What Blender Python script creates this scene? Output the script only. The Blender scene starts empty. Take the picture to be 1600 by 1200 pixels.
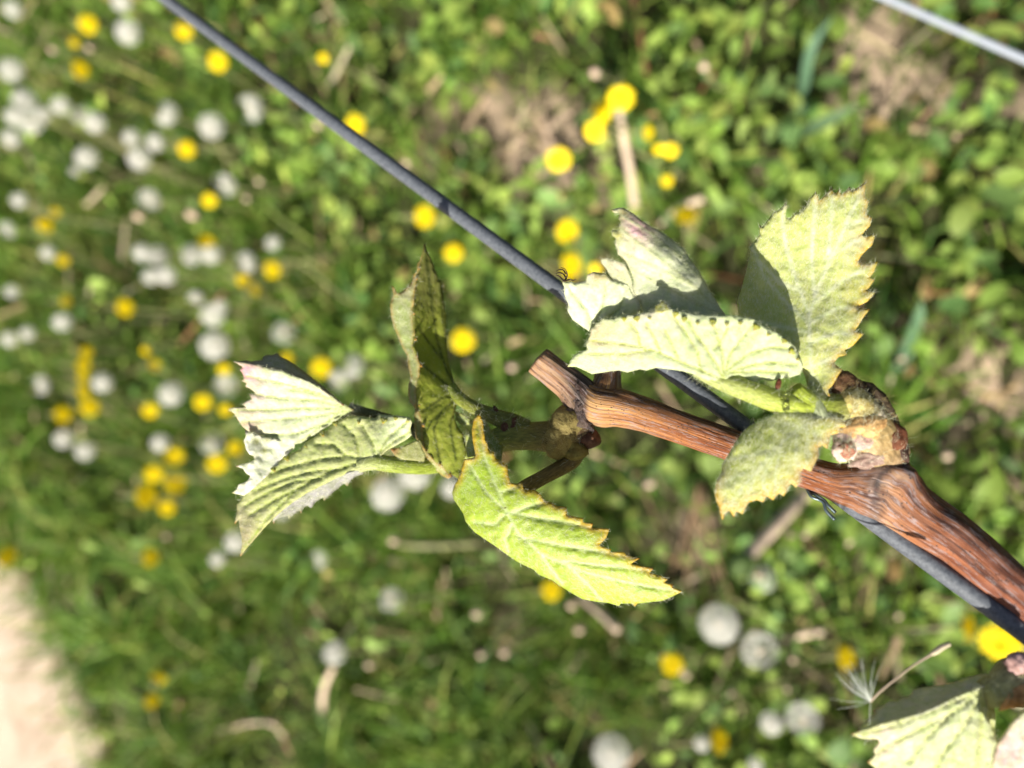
import bpy, math, random
import numpy as np
from mathutils import Vector, Matrix, noise
from mathutils.geometry import delaunay_2d_cdt

random.seed(7)
RNG = np.random.default_rng(11)
R = math.radians
scene = bpy.context.scene
COL = scene.collection

# ------------------------------------------------------------------ camera, sky, sun, exposure
CAM_H, TILT, LENS = 0.85, R(24), 26.0
FPX = 1600 * LENS / 36.0
AX_R = np.array([math.cos(TILT), 0, -math.sin(TILT)])      # camera right
AX_U = np.array([0, 1.0, 0])                               # camera up
AX_B = np.array([math.sin(TILT), 0, math.cos(TILT)])       # camera back
CAM_P = np.array([0, 0, CAM_H])

cd = bpy.data.cameras.new('camera')
cam = bpy.data.objects.new('camera', cd)
COL.objects.link(cam)
m = Matrix(((AX_R[0], AX_U[0], AX_B[0], CAM_P[0]), (AX_R[1], AX_U[1], AX_B[1], CAM_P[1]),
            (AX_R[2], AX_U[2], AX_B[2], CAM_P[2]), (0, 0, 0, 1)))
cam.matrix_world = m
cd.sensor_width = 36
cd.lens = LENS
cd.clip_start, cd.clip_end = 0.01, 200
cd.dof.use_dof = True
cd.dof.focus_distance = 0.183
cd.dof.aperture_fstop = 6.2
scene.camera = cam

LC = np.array([0.15, 0.755, -0.64])                         # sunlight travel, camera axes
LW = LC[0] * AX_R + LC[1] * AX_U + LC[2] * AX_B
LW /= np.linalg.norm(LW)
sd = bpy.data.lights.new('sun', 'SUN')
sd.energy = 5.0
sd.angle = R(0.53)
sd.color = (1.0, 0.94, 0.84)
sun = bpy.data.objects.new('sun', sd)
COL.objects.link(sun)
sun.rotation_euler = Vector(LW).to_track_quat('-Z', 'Y').to_euler()
sun.location = (0, -2, 3)

world = bpy.data.worlds.new('World')
scene.world = world
world.use_nodes = True
wn = world.node_tree
sky = wn.nodes.new('ShaderNodeTexSky')
sky.sky_type = 'NISHITA'
sky.sun_disc = False
sky.dust_density = 4.0
sky.ozone_density = 0.3
sky.sun_elevation = math.asin(-LW[2])
sky.sun_rotation = math.atan2(-LW[0], -LW[1])
wn.links.new(sky.outputs[0], wn.nodes['Background'].inputs[0])
wn.nodes['Background'].inputs[1].default_value = 0.052
vs = scene.view_settings
vs.view_transform = 'Standard'
vs.look = 'None'
vs.exposure = 0.93
vs.gamma = 1.0
vs.use_curve_mapping = False
scene.cycles.max_bounces = 5
scene.cycles.diffuse_bounces = 3
scene.cycles.caustics_reflective = False

# ------------------------------------------------------------------ helpers
def W(px, py, d):
    """camera ray of the lens through a direction, taken out to depth d (metres): world point"""
    px, py, d = np.asarray(px, float), np.asarray(py, float), np.asarray(d, float)
    x, y = (px - 800) / FPX * d, (600 - py) / FPX * d
    return CAM_P + x[..., None] * AX_R + y[..., None] * AX_U - d[..., None] * AX_B

def toground(px, py, z=0.0):
    x, y = (px - 800) / FPX, (600 - py) / FPX
    v = x * AX_R + y * AX_U - AX_B
    t = (z - CAM_H) / v[2]
    return CAM_P + t * v, t

def project(p):
    q = np.asarray(p, float) - CAM_P
    d = -(q @ AX_B)
    d = np.where(np.abs(d) < 1e-6, 1e-6, d)
    return 800 + FPX * (q @ AX_R) / d, 600 - FPX * (q @ AX_U) / d, d

def thing(name, loc, label, cat, group=None):
    o = bpy.data.objects.new(name, None)
    COL.objects.link(o)
    o.location = [float(v) for v in loc]
    o.empty_display_size = 0.01
    o['label'], o['category'] = label, cat
    if group: o['group'] = group
    return o

def mesh_data(name, V, Fc, mats, smooth=True, mi=None, attrs=None):
    me = bpy.data.meshes.new(name)
    V = np.asarray(V, dtype=np.float32)
    if isinstance(Fc, np.ndarray):
        n, k = Fc.shape
        me.vertices.add(len(V)); me.vertices.foreach_set('co', V.ravel())
        me.loops.add(n * k); me.loops.foreach_set('vertex_index', Fc.astype(np.int32).ravel())
        me.polygons.add(n)
        me.polygons.foreach_set('loop_start', np.arange(0, n * k, k, dtype=np.int32))
        me.update(calc_edges=True)
    else:
        me.from_pydata(V.tolist(), [], Fc)
    for mt in (mats if isinstance(mats, (list, tuple)) else [mats]):
        me.materials.append(mt)
    npoly = len(me.polygons)
    if mi is not None: me.polygons.foreach_set('material_index', np.asarray(mi, dtype=np.int32))
    me.polygons.foreach_set('use_smooth', np.full(npoly, smooth))
    for an, (typ, arr) in (attrs or {}).items():
        a = me.attributes.new(an, typ, 'POINT')
        arr = np.asarray(arr, dtype=np.float32)
        if typ == 'FLOAT_COLOR':
            if arr.shape[1] == 3: arr = np.hstack([arr, np.ones((len(arr), 1), np.float32)])
            a.data.foreach_set('color', arr.ravel())
        elif typ == 'FLOAT_VECTOR':
            a.data.foreach_set('vector', arr.ravel())
        else:
            a.data.foreach_set('value', arr.ravel())
    me.validate()
    return me

def put(name, V, Fc, mats, parent=None, root=None, **kw):
    """link one mesh object; V in world space; root = the thing's Empty whose place the mesh is measured from"""
    V = np.asarray(V, float)
    if root is not None: V = V - np.array(root.location)
    o = bpy.data.objects.new(name, mesh_data(name, V, Fc, mats, **kw))
    COL.objects.link(o)
    if parent is not None: o.parent = parent
    return o

def nz(p, s, seed=0.0):
    return noise.noise(Vector((p[0] * s + seed, p[1] * s - seed * .7, p[2] * s + seed * 1.3)))

def nz2(P, s, seed=0):
    return np.array([noise.noise(Vector((p[0] * s + seed, p[1] * s + seed * 1.7, seed * .37))) for p in P])

# --- shader helpers
def mat(name):
    mt = bpy.data.materials.new(name); mt.use_nodes = True
    nt = mt.node_tree; nt.nodes.clear()
    out = nt.nodes.new('ShaderNodeOutputMaterial')
    return mt, nt, out
def N(nt, typ, **kw):
    n = nt.nodes.new(typ)
    for k, v in kw.items():
        if k == 'inp':
            for a, b in v.items(): n.inputs[a].default_value = b
        else: setattr(n, k, v)
    return n
def ramp(nt, fac, stops):
    r = nt.nodes.new('ShaderNodeValToRGB')
    e = r.color_ramp.elements
    while len(e) < len(stops): e.new(0.5)
    for el, (p, c) in zip(e, stops):
        el.position = p; el.color = (*c, 1) if len(c) == 3 else c
    nt.links.new(fac, r.inputs[0])
    return r
def mix(nt, fac, a, b, mode='MIX'):
    n = nt.nodes.new('ShaderNodeMix'); n.data_type = 'RGBA'; n.blend_type = mode
    for sock, v in ((n.inputs[0], fac), (n.inputs[6], a), (n.inputs[7], b)):
        if isinstance(v, (int, float)): sock.default_value = v
        elif isinstance(v, tuple): sock.default_value = (*v, 1)
        else: nt.links.new(v, sock)
    return n.outputs[2]
def finish(nt, out, col, rough=.6, spec=.3, trans=0.0, transcol=None, normal=None, coat=0):
    p = N(nt, 'ShaderNodeBsdfPrincipled', inp={'Roughness': rough, 'Specular IOR Level': spec, 'Coat Weight': coat})
    if isinstance(col, tuple): p.inputs['Base Color'].default_value = (*col, 1)
    else: nt.links.new(col, p.inputs['Base Color'])
    if normal is not None: nt.links.new(normal, p.inputs['Normal'])
    if trans > 0:
        t = N(nt, 'ShaderNodeBsdfTranslucent')
        c = transcol if transcol is not None else col
        if isinstance(c, tuple): t.inputs[0].default_value = (*c, 1)
        else: nt.links.new(c, t.inputs[0])
        if normal is not None: nt.links.new(normal, t.inputs[1])
        ms = N(nt, 'ShaderNodeMixShader', inp={0: trans})
        nt.links.new(p.outputs[0], ms.inputs[1]); nt.links.new(t.outputs[0], ms.inputs[2])
        nt.links.new(ms.outputs[0], out.inputs[0])
    else:
        nt.links.new(p.outputs[0], out.inputs[0])
    return p
def bump(nt, h, dist, strength=1.0):
    b = N(nt, 'ShaderNodeBump', inp={'Strength': strength, 'Distance': dist})
    nt.links.new(h, b.inputs['Height'])
    return b.outputs[0]
def objco(nt, scale=(1, 1, 1)):
    t = N(nt, 'ShaderNodeTexCoord'); mp = N(nt, 'ShaderNodeMapping')
    mp.inputs['Scale'].default_value = scale
    nt.links.new(t.outputs['Object'], mp.inputs[0])
    return mp.outputs[0]
def tex(nt, vec, scale, detail=4, rough=.55, dist=0.0):
    n = N(nt, 'ShaderNodeTexNoise', inp={'Scale': scale, 'Detail': detail, 'Roughness': rough, 'Distortion': dist})
    nt.links.new(vec, n.inputs['Vector'])
    return n.outputs['Fac']
def attr(nt, name):
    return N(nt, 'ShaderNodeAttribute', attribute_name=name)

# --- materials
def leaf_material(name, wool, woolcol, rough=.62, trans=.3, glint=.25):
    mt, nt, out = mat(name)
    c = attr(nt, 'Col').outputs['Color']
    v = objco(nt)
    blot = ramp(nt, tex(nt, v, 520, 4, .6), [(.36, (0, 0, 0)), (.62, (1, 1, 1))]).outputs[0]
    c1 = mix(nt, blot, mix(nt, .6, c, (.72, .86, .42), 'MULTIPLY'), c)
    felt = ramp(nt, tex(nt, v, 1500, 5, .7, 1.2), [(.42, (0, 0, 0)), (.68, (1, 1, 1))]).outputs[0]
    big = ramp(nt, tex(nt, v, 190, 3), [(.35, (.35,) * 3), (.65, (1,) * 3)]).outputs[0]
    f = N(nt, 'ShaderNodeMath', operation='MULTIPLY'); nt.links.new(felt, f.inputs[0]); nt.links.new(big, f.inputs[1])
    f2 = N(nt, 'ShaderNodeMath', operation='MULTIPLY', inp={1: wool}); nt.links.new(f.outputs[0], f2.inputs[0])
    c2 = mix(nt, f2.outputs[0], c1, woolcol)
    tc = mix(nt, 1.0, c1, (.95, 1.0, .45), 'MULTIPLY')
    hh = tex(nt, v, 900, 4, .65)
    bl = N(nt, 'ShaderNodeTexVoronoi', feature='SMOOTH_F1', inp={'Scale': 620.0, 'Smoothness': .7}); nt.links.new(v, bl.inputs['Vector'])
    b1 = N(nt, 'ShaderNodeBump', inp={'Strength': .3, 'Distance': .0007}, invert=True); nt.links.new(bl.outputs['Distance'], b1.inputs['Height'])
    b2 = N(nt, 'ShaderNodeBump', inp={'Strength': .7, 'Distance': .00035}); nt.links.new(hh, b2.inputs['Height']); nt.links.new(b1.outputs[0], b2.inputs['Normal'])
    finish(nt, out, c2, rough, glint, trans, tc, b2.outputs[0])
    return mt
M = {}
def simple_early(name, col):
    mt, nt, out = mat(name)
    finish(nt, out, ramp(nt, tex(nt, objco(nt), 900, 4), [(.3, tuple(x * .8 for x in col)), (.7, tuple(x * 1.15 for x in col))]).outputs[0], .5, .4)
    return mt
M['leaf_woolly'] = leaf_material('young_leaf_felt', .5, (.76, .79, .54))
M['leaf_glossy'] = leaf_material('young_leaf_green', .42, (.60, .68, .36), rough=.45, glint=.4)
M['leaf_pale'] = leaf_material('young_leaf_underside', .35, (.80, .82, .66), rough=.8, glint=.1, trans=.25)
M['leaf_cup'] = leaf_material('young_leaf_cup', .15, (.55, .58, .38), rough=.55, trans=.5)

mt, nt, out = mat('leaf_wool_hair')
finish(nt, out, (.74, .76, .56), .7, .2, .4, (.76, .78, .5)); M['wool'] = mt
mt, nt, out = mat('brown_wool_hair')
finish(nt, out, (.50, .42, .17), .7, .2, .35, (.5, .42, .15)); M['brownwool'] = mt

mt, nt, out = mat('green_stem')
c = attr(nt, 'Col').outputs['Color']
b = attr(nt, 'bark').outputs['Vector']
st = ramp(nt, tex(nt, b, 6, 4), [(.35, (.55, .55, .5)), (.65, (1.1, 1.1, 1.05))]).outputs[0]
finish(nt, out, mix(nt, 1.0, c, st, 'MULTIPLY'), .5, .35, .25, None, bump(nt, tex(nt, b, 9, 3), .0003, .6)); M['stem'] = mt

mt, nt, out = mat('cane_bark')
bv = attr(nt, 'bark').outputs['Vector']           # x, y round the cane, z along it (cm)
def bmap(s):
    q = N(nt, 'ShaderNodeMapping'); q.inputs['Scale'].default_value = s
    nt.links.new(bv, q.inputs[0]); return q.outputs[0]
c = attr(nt, 'Col').outputs['Color']
fib = tex(nt, bmap((9, 9, .22)), 2.4, 5, .6, .1)
f1 = ramp(nt, fib, [(.28, (.66, .58, .54)), (.45, (.88, .85, .83)), (.62, (1.08, 1.06, 1.02)), (.8, (1.25, 1.2, 1.1))]).outputs[0]
c1 = mix(nt, 1.0, c, f1, 'MULTIPLY')
sv = tex(nt, bmap((5.0, 5.0, .10)), 1.9, 3, .55, .15)
stripe = ramp(nt, sv, [(.42, (1, 1, 1)), (.50, (0, 0, 0))]).outputs[0]
brk = ramp(nt, tex(nt, bmap((2, 2, .9)), 2.0, 3), [(.35, (.15,) * 3), (.6, (.9,) * 3)]).outputs[0]
st2 = N(nt, 'ShaderNodeMath', operation='MULTIPLY'); nt.links.new(stripe, st2.inputs[0]); nt.links.new(brk, st2.inputs[1])
c2a = mix(nt, st2.outputs[0], c1, (.06, .020, .012))
wv = ramp(nt, tex(nt, bmap((2.0, 2.0, .12)), 1.5, 2, .5, .1), [(.38, (.58, .46, .40)), (.58, (1.05, 1.05, 1.05))]).outputs[0]
c2 = mix(nt, 1.0, c2a, wv, 'MULTIPLY')
gr = tex(nt, bmap((4.5, 4.5, 1.1)), 2.2, 6, .72)
g1 = ramp(nt, gr, [(.535, (0, 0, 0)), (.60, (.7, .7, .7))]).outputs[0]
c3 = mix(nt, g1, c2, (.30, .25, .25))
vor = N(nt, 'ShaderNodeTexVoronoi', inp={'Scale': 10.0}); nt.links.new(bmap((.8, .8, 1.0)), vor.inputs['Vector'])
sp = ramp(nt, vor.outputs['Distance'], [(.18, (1, 1, 1)), (.28, (0, 0, 0))]).outputs[0]
spm = ramp(nt, tex(nt, bmap((1, 1, .8)), 2.3, 2), [(.46, (0, 0, 0)), (.56, (.95,) * 3)]).outputs[0]
sp2 = N(nt, 'ShaderNodeMath', operation='MULTIPLY'); nt.links.new(sp, sp2.inputs[0]); nt.links.new(spm, sp2.inputs[1])
c4 = mix(nt, sp2.outputs[0], c3, (.03, .018, .015))
finish(nt, out, c4, .52, .35, 0, None, bump(nt, fib, .0006, .8)); M['bark'] = mt

mt, nt, out = mat('bud_scale')
c = attr(nt, 'Col').outputs['Color']
v = objco(nt)
n1 = ramp(nt, tex(nt, v, 500, 5, .65), [(.3, (.5, .42, .38)), (.6, (1.1, 1.1, 1.1))]).outputs[0]
finish(nt, out, mix(nt, 1.0, c, n1, 'MULTIPLY'), .7, .2, .12, None, bump(nt, tex(nt, v, 700, 4), .0006, .8)); M['scale'] = mt

mt, nt, out = mat('trellis_wire_plastic')
v = objco(nt)
n1 = tex(nt, v, 900, 4, .7)
finish(nt, out, ramp(nt, n1, [(.28, (.055, .062, .074)), (.5, (.10, .112, .13)), (.75, (.15, .165, .185))]).outputs[0], .55, .4, 0, None, bump(nt, n1, .0002, .5)); M['wire'] = mt
M['wire_sheen'] = simple_early('sheen_paled_wire', (.36, .40, .46))  # sheen of the second wire put into a paler base colour
mt, nt, out = mat('tie_wire_metal')
p = finish(nt, out, (.10, .14, .15), .35, .5); p.inputs['Metallic'].default_value = .6; M['tie'] = mt
mt, nt, out = mat('dry_thread'); finish(nt, out, (.035, .02, .012), .6, .3); M['thread'] = mt

mt, nt, out = mat('sap_droplet')
p = finish(nt, out, (1.0, 1.0, .93), .03, .5); p.inputs['Transmission Weight'].default_value = 1.0; p.inputs['IOR'].default_value = 1.34
M['drop'] = mt

def simple(name, col, rough=.6, spec=.25, trans=0, var=.25, scale=40, tcol=None):
    mt, nt, out = mat(name)
    v = objco(nt)
    lo = tuple(max(0, x * (1 - var)) for x in col); hi = tuple(min(1, x * (1 + var)) for x in col)
    c = ramp(nt, tex(nt, v, scale, 3), [(.3, lo), (.7, hi)]).outputs[0]
    finish(nt, out, c, rough, spec, trans, tcol)
    return mt
M['petal'] = simple('dandelion_petal', (.95, .74, .010), .6, .15, .25, .1, 3)
M['bract'] = simple('dandelion_bract', (.10, .16, .045), .6, .25, .1, .3, 6)
M['fluff'] = simple('dandelion_fluff', (.95, .94, .90), .8, .1, .5, .03, 3)
M['core'] = simple('dandelion_receptacle', (.55, .47, .33), .8, .1, 0, .2, 8)
M['dstem'] = simple('dandelion_stem', (.24, .24, .11), .5, .3, .15, .35, 30)
M['straw'] = simple('dry_stalk', (.58, .46, .34), .7, .2, .1, .25, 60)
M['deadstem'] = simple('dead_stem', (.26, .17, .10), .8, .15, .05, .3, 60)
M['closed'] = simple('closed_flower_tip', (.66, .50, .38), .8, .1, .1, .15, 5)
M['seedfluff'] = simple('seed_pappus', (.62, .66, .60), .8, .1, .3, .05, 3)

mt, nt, out = mat('meadow_foliage')
c = attr(nt, 'Col').outputs['Color']
finish(nt, out, c, .55, .22, .30, mix(nt, 1.0, c, (1.25, 1.2, .5), 'MULTIPLY')); M['foliage'] = mt

mt, nt, out = mat('meadow_soil')
v = objco(nt)
a1 = tex(nt, v, 9, 6, .6); a2 = tex(nt, v, 90, 6, .7)
far = ramp(nt, a1, [(.35, (.045, .052, .020)), (.55, (.11, .09, .05)), (.72, (.24, .18, .115))]).outputs[0]
f2 = ramp(nt, a2, [(.3, (.55,) * 3), (.7, (1.2,) * 3)]).outputs[0]
bare = attr(nt, 'Col').outputs['Color']
c2 = mix(nt, 1.0, mix(nt, .88, far, bare), f2, 'MULTIPLY')
finish(nt, out, c2, .9, .1, 0, None, bump(nt, a2, .004)); M['soil'] = mt

mt, nt, out = mat('sandy_track')
v = objco(nt)
a1 = tex(nt, v, 14, 6, .65); a2 = tex(nt, v, 160, 5, .7)
c1 = ramp(nt, a1, [(.32, (.42, .32, .23)), (.5, (.60, .48, .37)), (.7, (.72, .61, .49))]).outputs[0]
c2 = mix(nt, .6, c1, ramp(nt, a2, [(.3, (.6,) * 3), (.7, (1.15,) * 3)]).outputs[0], 'MULTIPLY')
finish(nt, out, c2, .95, .1, 0, None, bump(nt, a2, .004)); M['sand'] = mt

# ------------------------------------------------------------------ ground and sandy track
BARE = [(862, 225, 62, 1), (900, 275, 45, .8), (1395, 140, 55, .9), (1450, 165, 40, .8), (1365, 175, 45, .9), (1355, 50, 38, .9),
        (1545, 590, 55, 1), (1520, 640, 45, .9), (1500, 720, 30, .6), (1590, 180, 30, .8), (1185, 270, 25, .5), (760, 175, 32, .8),
        (1390, 860, 35, .6), (1100, 850, 55, .6), (1040, 455, 30, .4), (1400, 520, 25, .5), (1590, 760, 35, .7), (640, 245, 25, .6),
        (800, 1010, 30, .6), (1110, 930, 30, .5), (560, 690, 30, .4), (700, 180, 30, .6), (90, 930, 30, .8), (300, 1130, 40, .6), (180, 1150, 40, .6)]
def bareness(px, py, k=1.0):
    b = np.zeros_like(px)
    for x, y, r, a in BARE:
        r = r * k
        b = np.maximum(b, a * np.exp(-(((px - x) ** 2 + (py - y) ** 2) / (r * r)) ** 2))
    return b
TRACK_PX = [(-60, 720), (-20, 805), (25, 870), (68, 925), (100, 985), (128, 1045), (154, 1100), (171, 1150), (183, 1200), (195, 1260)]
track_edge = [toground(x, y)[0] for x, y in TRACK_PX]
e0, e1 = track_edge[0], track_edge[-1]
dirn = (e1 - track_edge[3]); dirn /= np.linalg.norm(dirn)
track_poly = [e0 - dirn * 6] + [e0 - dirn * .8 + np.array([-.05, 0, 0])] + track_edge + [e1 + dirn * .8, e1 + dirn * 6]
side = np.array([-abs(dirn[1]), -abs(dirn[0]), 0])
track_far = [track_poly[-1] + side * 2.6, track_poly[0] + side * 2.6]
TP = np.array([p[:2] for p in track_poly + track_far])
def inside(P, poly):
    x, y = P[:, 0], P[:, 1]
    r = np.zeros(len(P), bool)
    j = len(poly) - 1
    for i in range(len(poly)):
        xi, yi = poly[i]; xj, yj = poly[j]
        if yi != yj:
            r ^= ((yi > y) != (yj > y)) & (x < (xj - xi) * (y - yi) / (yj - yi) + xi)
        j = i
    return r
def segdist(P, line):
    best = np.full(len(P), 1e9)
    L = np.asarray(line, float)
    for a, b in zip(L[:-1], L[1:]):
        ab = b - a
        t = np.clip(((P - a) @ ab) / max(ab @ ab, 1e-12), 0, 1)
        best = np.minimum(best, np.linalg.norm(P - (a + t[:, None] * ab), axis=1))
    return best

xs = np.concatenate([[-60, -30, -15, -8, -5, -3.5], np.arange(-2.6, 1.0, .03), [1.3, 2, 4, 8, 15, 30, 60]])
ys = np.concatenate([[-60, -30, -15, -8, -4, -2.5], np.arange(-1.6, 1.6, .03), [2, 3, 5, 8, 15, 30, 60]])
gx, gy = np.meshgrid(xs, ys, indexing='ij')
G = np.stack([gx.ravel(), gy.ravel(), np.zeros(gx.size)], 1)
near = (np.abs(G[:, 0] + .8) < 1.9) & (np.abs(G[:, 1]) < 1.6)
G[near, 2] = nz2(G[near], 6, 3) * .012 + nz2(G[near], 25, 9) * .005
G[inside(G[:, :2], TP) | (segdist(G[:, :2], TP) < .06), 2] = -.012
qx, qy, qd = project(G)
bb = bareness(qx, qy, 1.3) * near
dark = np.array([.05, .055, .022]); tan = np.array([.64, .48, .35])
gc = dark[None] * (1 - bb[:, None]) + tan[None] * bb[:, None]
ny_ = len(ys)
idx = np.arange(gx.size).reshape(gx.shape)
Q = np.stack([idx[:-1, :-1], idx[1:, :-1], idx[1:, 1:], idx[:-1, 1:]], -1).reshape(-1, 4)
o = put('ground', G, Q, M['soil'], attrs={'Col': ('FLOAT_COLOR', gc)})
o['kind'] = 'structure'; o['label'] = 'dark soil under the meadow with a few bare tan patches'; o['category'] = 'ground'

tp = np.array(track_poly); nrow = 26
TV, TF = [], []
fine = [tp[0], tp[1]]
for a, b in zip(tp[1:-1], tp[2:]):
    n = max(1, int(np.linalg.norm(b - a) / .03)) if np.linalg.norm(b - a) < 2 else 6
    for i in range(1, n + 1): fine.append(a + (b - a) * i / n)
for i, p in enumerate(fine):
    for k in range(nrow):
        w = (k / (nrow - 1)) ** 2.2 * 2.6
        q = p + side * w
        wob = .014 * nz((q[0], q[1], 0), 22, 4) if k == 0 else 0
        q = q + side * wob * 1.0
        TV.append((q[0], q[1], .004 + (.006 * nz((q[0], q[1], 0), 30, 2) + .005 if k else -.008)))
for i in range(len(fine) - 1):
    for k in range(nrow - 1):
        a = i * nrow + k
        TF.append((a, a + nrow, a + nrow + 1, a + 1))
o = put('sandy_path', TV, np.array(TF), M['sand'])
o['kind'] = 'structure'; o['label'] = 'pale sandy track along the edge of the meadow'; o['category'] = 'path'

# ------------------------------------------------------------------ meadow: grass, weeds (uncountable), soft far cover
def band(px, py):
    """how leafy (broad weed leaves) rather than grassy a spot is"""
    a = 1 / (1 + np.exp(-((px - 560) * .010 - (py - 420) * .012)))
    b = 1 / (1 + np.exp(-(px - 1230) * .012))
    return np.clip(np.maximum(a * .9, b * .8) + .06, 0, 1)

def scatter(n, x0, x1, y0, y1):
    P = np.stack([RNG.uniform(x0, x1, n), RNG.uniform(y0, y1, n)], 1)
    return P[~(inside(P, TP) & (segdist(P, TP) > RNG.uniform(.0, .045, len(P))))]

def field(P, s, seed):
    return nz2(np.c_[P, np.zeros(len(P))], s, seed)

def blades(P, length, width, lean_amt, col):
    """one curved strip of three faces for each blade"""
    n = len(P)
    az = RNG.uniform(0, 2 * np.pi, n)
    d = np.stack([np.cos(az), np.sin(az)], 1)
    s = np.stack([-d[:, 1], d[:, 0]], 1)
    face = RNG.uniform(-1, 1, n)
    ln = lean_amt * RNG.uniform(.3, 1.3, n)
    V = np.zeros((n, 7, 3))
    for k, (t, w) in enumerate(((0, .7), (.4, 1), (.75, .7), (1, 0))):
        h = length * (t * np.cos(ln * t) * (1 - .15 * t * ln))
        r = length * np.sin(ln * t) * t
        c = np.c_[P + d * r[:, None], np.maximum(h, .002 * t) - .004 * (1 - t)]
        off = np.c_[s * (width * w * .5)[:, None], (face * width * w * .35)]
        if k < 3: V[:, 2 * k], V[:, 2 * k + 1] = c - off, c + off
        else: V[:, 6] = c
    base = np.arange(n)[:, None] * 7
    T = np.concatenate([base + np.array(t)[None] for t in ((0, 1, 3), (0, 3, 2), (2, 3, 5), (2, 5, 4), (4, 5, 6))])
    return V.reshape(-1, 3), T, np.repeat(col, 7, axis=0)

def hsvmix(n, cols, w):
    pick = RNG.choice(len(cols), n, p=np.array(w) / sum(w))
    c = np.array(cols)[pick]
    return c * RNG.uniform(.7, 1.3, (n, 1)) * RNG.uniform(.93, 1.07, (n, 3))

P = np.vstack([scatter(78000, -1.75, .42, -.85, .85), scatter(26000, -3.4, 1.4, -2.2, 2.2)])
px, py, dd = project(np.c_[P, np.full(len(P), .04)])
cl = field(P, 9, 5); cl2 = field(P, 3.2, 21); fine_ = field(P, 24, 2)
lf = band(px, py); br = bareness(px, py, 1.5)
keep = RNG.uniform(0, 1, len(P)) < np.clip((1.0 - .45 * lf) * (1 - .97 * br) * (.62 + 1.2 * cl + .35 * fine_ + .2), .03, 1)
P, cl, cl2, lf, px, py = P[keep], cl[keep], cl2[keep], lf[keep], px[keep], py[keep]
n = len(P)
length = np.clip(RNG.gamma(5, .012, n) * (1 + .9 * cl + .5 * cl2) * (1.08 - .4 * lf), .012, .15)
width = RNG.uniform(.0016, .0042, n)
col = hsvmix(n, [(.075, .125, .022), (.105, .165, .032), (.145, .195, .045), (.050, .105, .030), (.28, .23, .11), (.22, .25, .07)],
             [3, 4, 2.4, 2, .8, .7])
col *= (1 + .5 * cl2)[:, None] * np.array([1.26, 1.42, 1.0])
V, T, C = blades(P, length, width, 1.05, col)
o = put('meadow_grass', V, T, M['foliage'], smooth=True, attrs={'Col': ('FLOAT_COLOR', C)})
o['kind'] = 'stuff'; o['label'] = 'green meadow grass growing thickly over the soil'; o['category'] = 'grass'

def ovals(P, z, L_, Wd, tilt, col, fold=.25):
    """weed leaves: pointed oval of six faces folded along its midrib"""
    n = len(P)
    az = RNG.uniform(0, 2 * np.pi, n)
    d = np.stack([np.cos(az) * np.cos(tilt), np.sin(az) * np.cos(tilt), np.sin(tilt)], 1)
    s = np.stack([-np.sin(az), np.cos(az), RNG.uniform(-.35, .35, n)], 1)
    up = np.cross(d, s)
    c0 = np.c_[P, z]
    V = np.zeros((n, 11, 3))
    prof = ((.0, 0), (.22, .42), (.5, .5), (.8, .33), (1, 0))
    k = 0; cen = []; lef = []; rig = []
    for t, w in prof:
        c = c0 + d * (L_ * (t - .15))[:, None] - np.array([0, 0, 1]) * (L_ * .35 * t * t)[:, None]
        if w == 0: V[:, k] = c; cen.append(k); k += 1
        else:
            off = s * (Wd * w)[:, None] + up * (Wd * w * fold)[:, None]
            off2 = -s * (Wd * w)[:, None] + up * (Wd * w * fold)[:, None]
            V[:, k] = c; cen.append(k); V[:, k + 1] = c + off; V[:, k + 2] = c + off2
            lef.append(k + 1); rig.append(k + 2); k += 3
    tri = []
    ch = cen
    for side_, flip in ((lef, 0), (rig, 1)):
        q = [(ch[0], ch[1], side_[0]), (ch[1], ch[2], side_[1]), (ch[1], side_[1], side_[0]), (ch[2], ch[3], side_[2]), (ch[2], side_[2], side_[1]), (ch[3], ch[4], side_[2])]
        tri += [(a, c, b) if flip else (a, b, c) for a, b, c in q]
    V = V[:, :k]
    base = np.arange(n)[:, None] * k
    T = np.concatenate([base + np.array(t)[None] for t in tri])
    return V.reshape(-1, 3), T, np.repeat(col, k, axis=0)

P = np.vstack([scatter(24000, -1.75, .42, -.85, .85), scatter(5000, -3.2, 1.4, -2.2, 2.2)])
px, py, dd = project(np.c_[P, np.full(len(P), .03)])
lf = band(px, py); br = bareness(px, py, 1.4); cl = field(P, 11, 31); cl2 = field(P, 26, 44)
keep = RNG.uniform(0, 1, len(P)) < np.clip((.12 + .95 * lf) * (1 - .96 * br) * (.55 + 1.6 * cl + .7 * cl2), .02, 1)
P, cl, lf = P[keep], cl[keep], lf[keep]
n = len(P)
L_ = RNG.uniform(.009, .028, n) * (1 + .45 * (RNG.uniform(0, 1, n) < .12)) * (.75 + .4 * lf)
col = hsvmix(n, [(.125, .195, .045), (.165, .235, .065), (.10, .165, .060), (.065, .125, .045), (.20, .26, .07), (.24, .18, .10)], [3, 3, 2.2, 1.6, 1, .35])
col *= (1.0 + .5 * cl)[:, None] * np.array([1.42, 1.40, 1.05])
V, T, C = ovals(P, np.clip(.012 + RNG.uniform(0, .055, n) * (1 + cl), .006, .1), L_, L_ * RNG.uniform(.32, .66, n), RNG.uniform(-.5, .75, n), col)
o = put('weed_ground_cover', V, T, M['foliage'], smooth=True, attrs={'Col': ('FLOAT_COLOR', C)})
o['kind'] = 'stuff'; o['label'] = 'broad leaved weeds covering the soil between the grass'; o['category'] = 'ground cover'

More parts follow.
